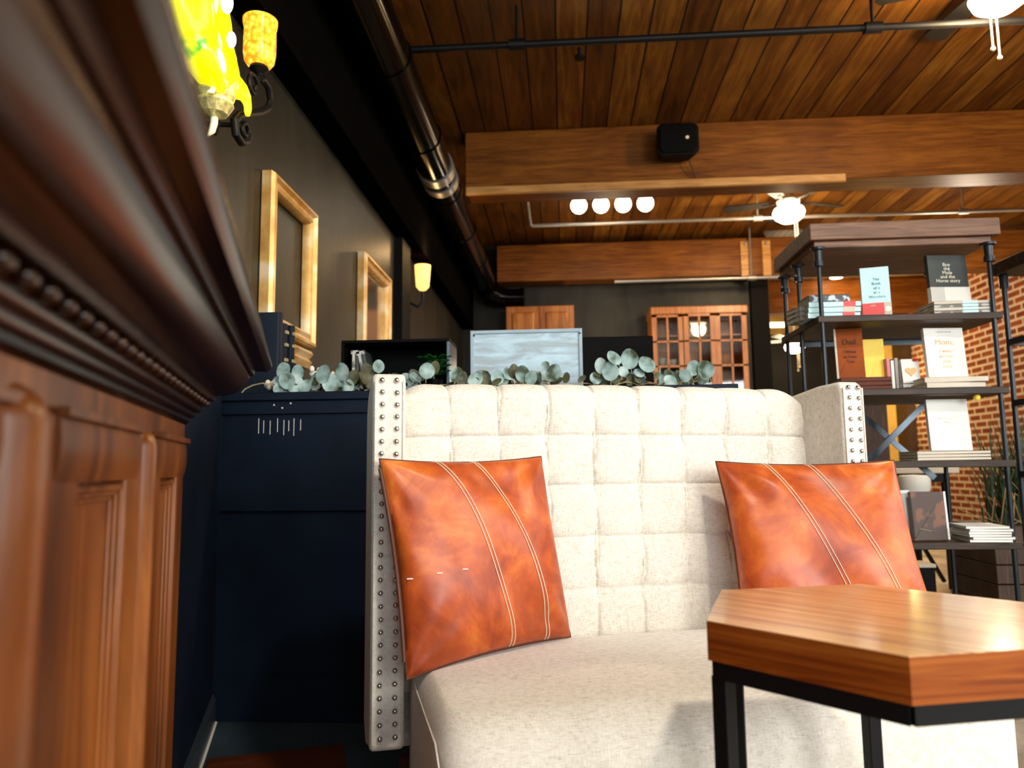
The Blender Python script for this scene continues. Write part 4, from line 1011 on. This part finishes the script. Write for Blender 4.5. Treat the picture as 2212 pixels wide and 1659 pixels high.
ws_ = obj('wall_speaker', MB().prism(rr(.09, .16, .04), lambda p: (p[0], .1, p[1]), lambda p: (p[0], -.08, p[1])), 'black', bevel=.01); ws_.location = (5.10, 12.6, 1.66)
tag(ws_, 'black loudspeaker box on the far ochre wall, seen through the third shelf', 'speaker')
rd = empty('brown_bookcase', (2.70, 6.6, 0), 0, 'reddish brown cabinet seen between the settee wing and the shelf crossing', 'cabinet')
obj('side', MB().box(-.10, .10, 0, .4, 0, 1.36), 'planter', rd, bevel=.005); obj('shelf', MB().box(-.10, .10, -.02, .4, 1.36, 1.39), 'trimred', rd)

# ------------------------------------------------------------------ daylight and other lights
def area(name, loc, rot, sx_, sy_, energy, col):
    l = bpy.data.lights.new(name, 'AREA'); l.shape = 'RECTANGLE'; l.size = sx_; l.size_y = sy_; l.energy = energy; l.color = col; l.spread = R(125)
    o = bpy.data.objects.new(name, l); COL.objects.link(o); o.location = loc; o.rotation_euler = rot; return o
area('daylight_front', (.5, -3.18, 2.05), (R(74), 0, 0), 2.7, 2.2, 50, (.86, .93, 1))
area('daylight_front', (3.9, -3.18, 2.05), (R(74), 0, R(22)), 2.7, 2.2, 165, (1, .98, .95))
area('daylight_side', (5.76, -.45, 1.95), (R(78), 0, R(90)), 3.4, 2.2, 85, (1, .97, .92))
area('daylight_side', (5.76, 3.45, 1.95), (R(78), 0, R(90)), 3.4, 2.2, 30, (1, .97, .92))
l = bpy.data.lights.new('fill_spot', 'SPOT'); l.energy = 260; l.color = (1, .90, .74); l.spot_size = R(95); l.spot_blend = .6; l.shadow_soft_size = .12  # unseen spot without a fixture, added overhead to brighten the settee seat
lo = bpy.data.objects.new('fill_spot', l); COL.objects.link(lo); lo.location = (1.1, -.3, 3.5); lo.rotation_euler = (V((.25, 1.75, .4)) - V((1.1, -.3, 3.5))).to_track_quat('-Z', 'Y').to_euler()
def point(loc, e, col=(1, .66, .32), r=.15):
    l = bpy.data.lights.new('fill_point', 'POINT'); l.energy = e; l.color = col; l.shadow_soft_size = r
    o = bpy.data.objects.new('fill_point', l); COL.objects.link(o); o.location = loc
point((4.4, 10.9, 3.25), 55); point((5.2, 11.9, 2.0), 45, (1, .68, .25)); point((4.4, 8.0, 2.7), 60, (1, .82, .6)); point((.6, 7.9, 2.9), 10); point((.45, 9.05, 2.0), 14, (1, .85, .65), .08)  # unseen fill points added to brighten the far ceiling, far walls and back wall
w = bpy.data.worlds.new('world'); scn.world = w; w.use_nodes = True
bg = w.node_tree.nodes['Background']; sky = w.node_tree.nodes.new('ShaderNodeTexSky')
try:
    sky.sky_type = 'NISHITA'; sky.sun_disc = False; sky.sun_elevation = R(40)
except Exception: pass
w.node_tree.links.new(sky.outputs[0], bg.inputs[0]); bg.inputs[1].default_value = .12

vs_ = scn.view_settings
vs_.view_transform = 'Standard'; vs_.look = 'None'; vs_.gamma = 1; vs_.use_curve_mapping = False; vs_.exposure = 0.0
scn.cycles.use_denoising = True
scn.cycles.max_bounces = 8; scn.cycles.sample_clamp_indirect = 6
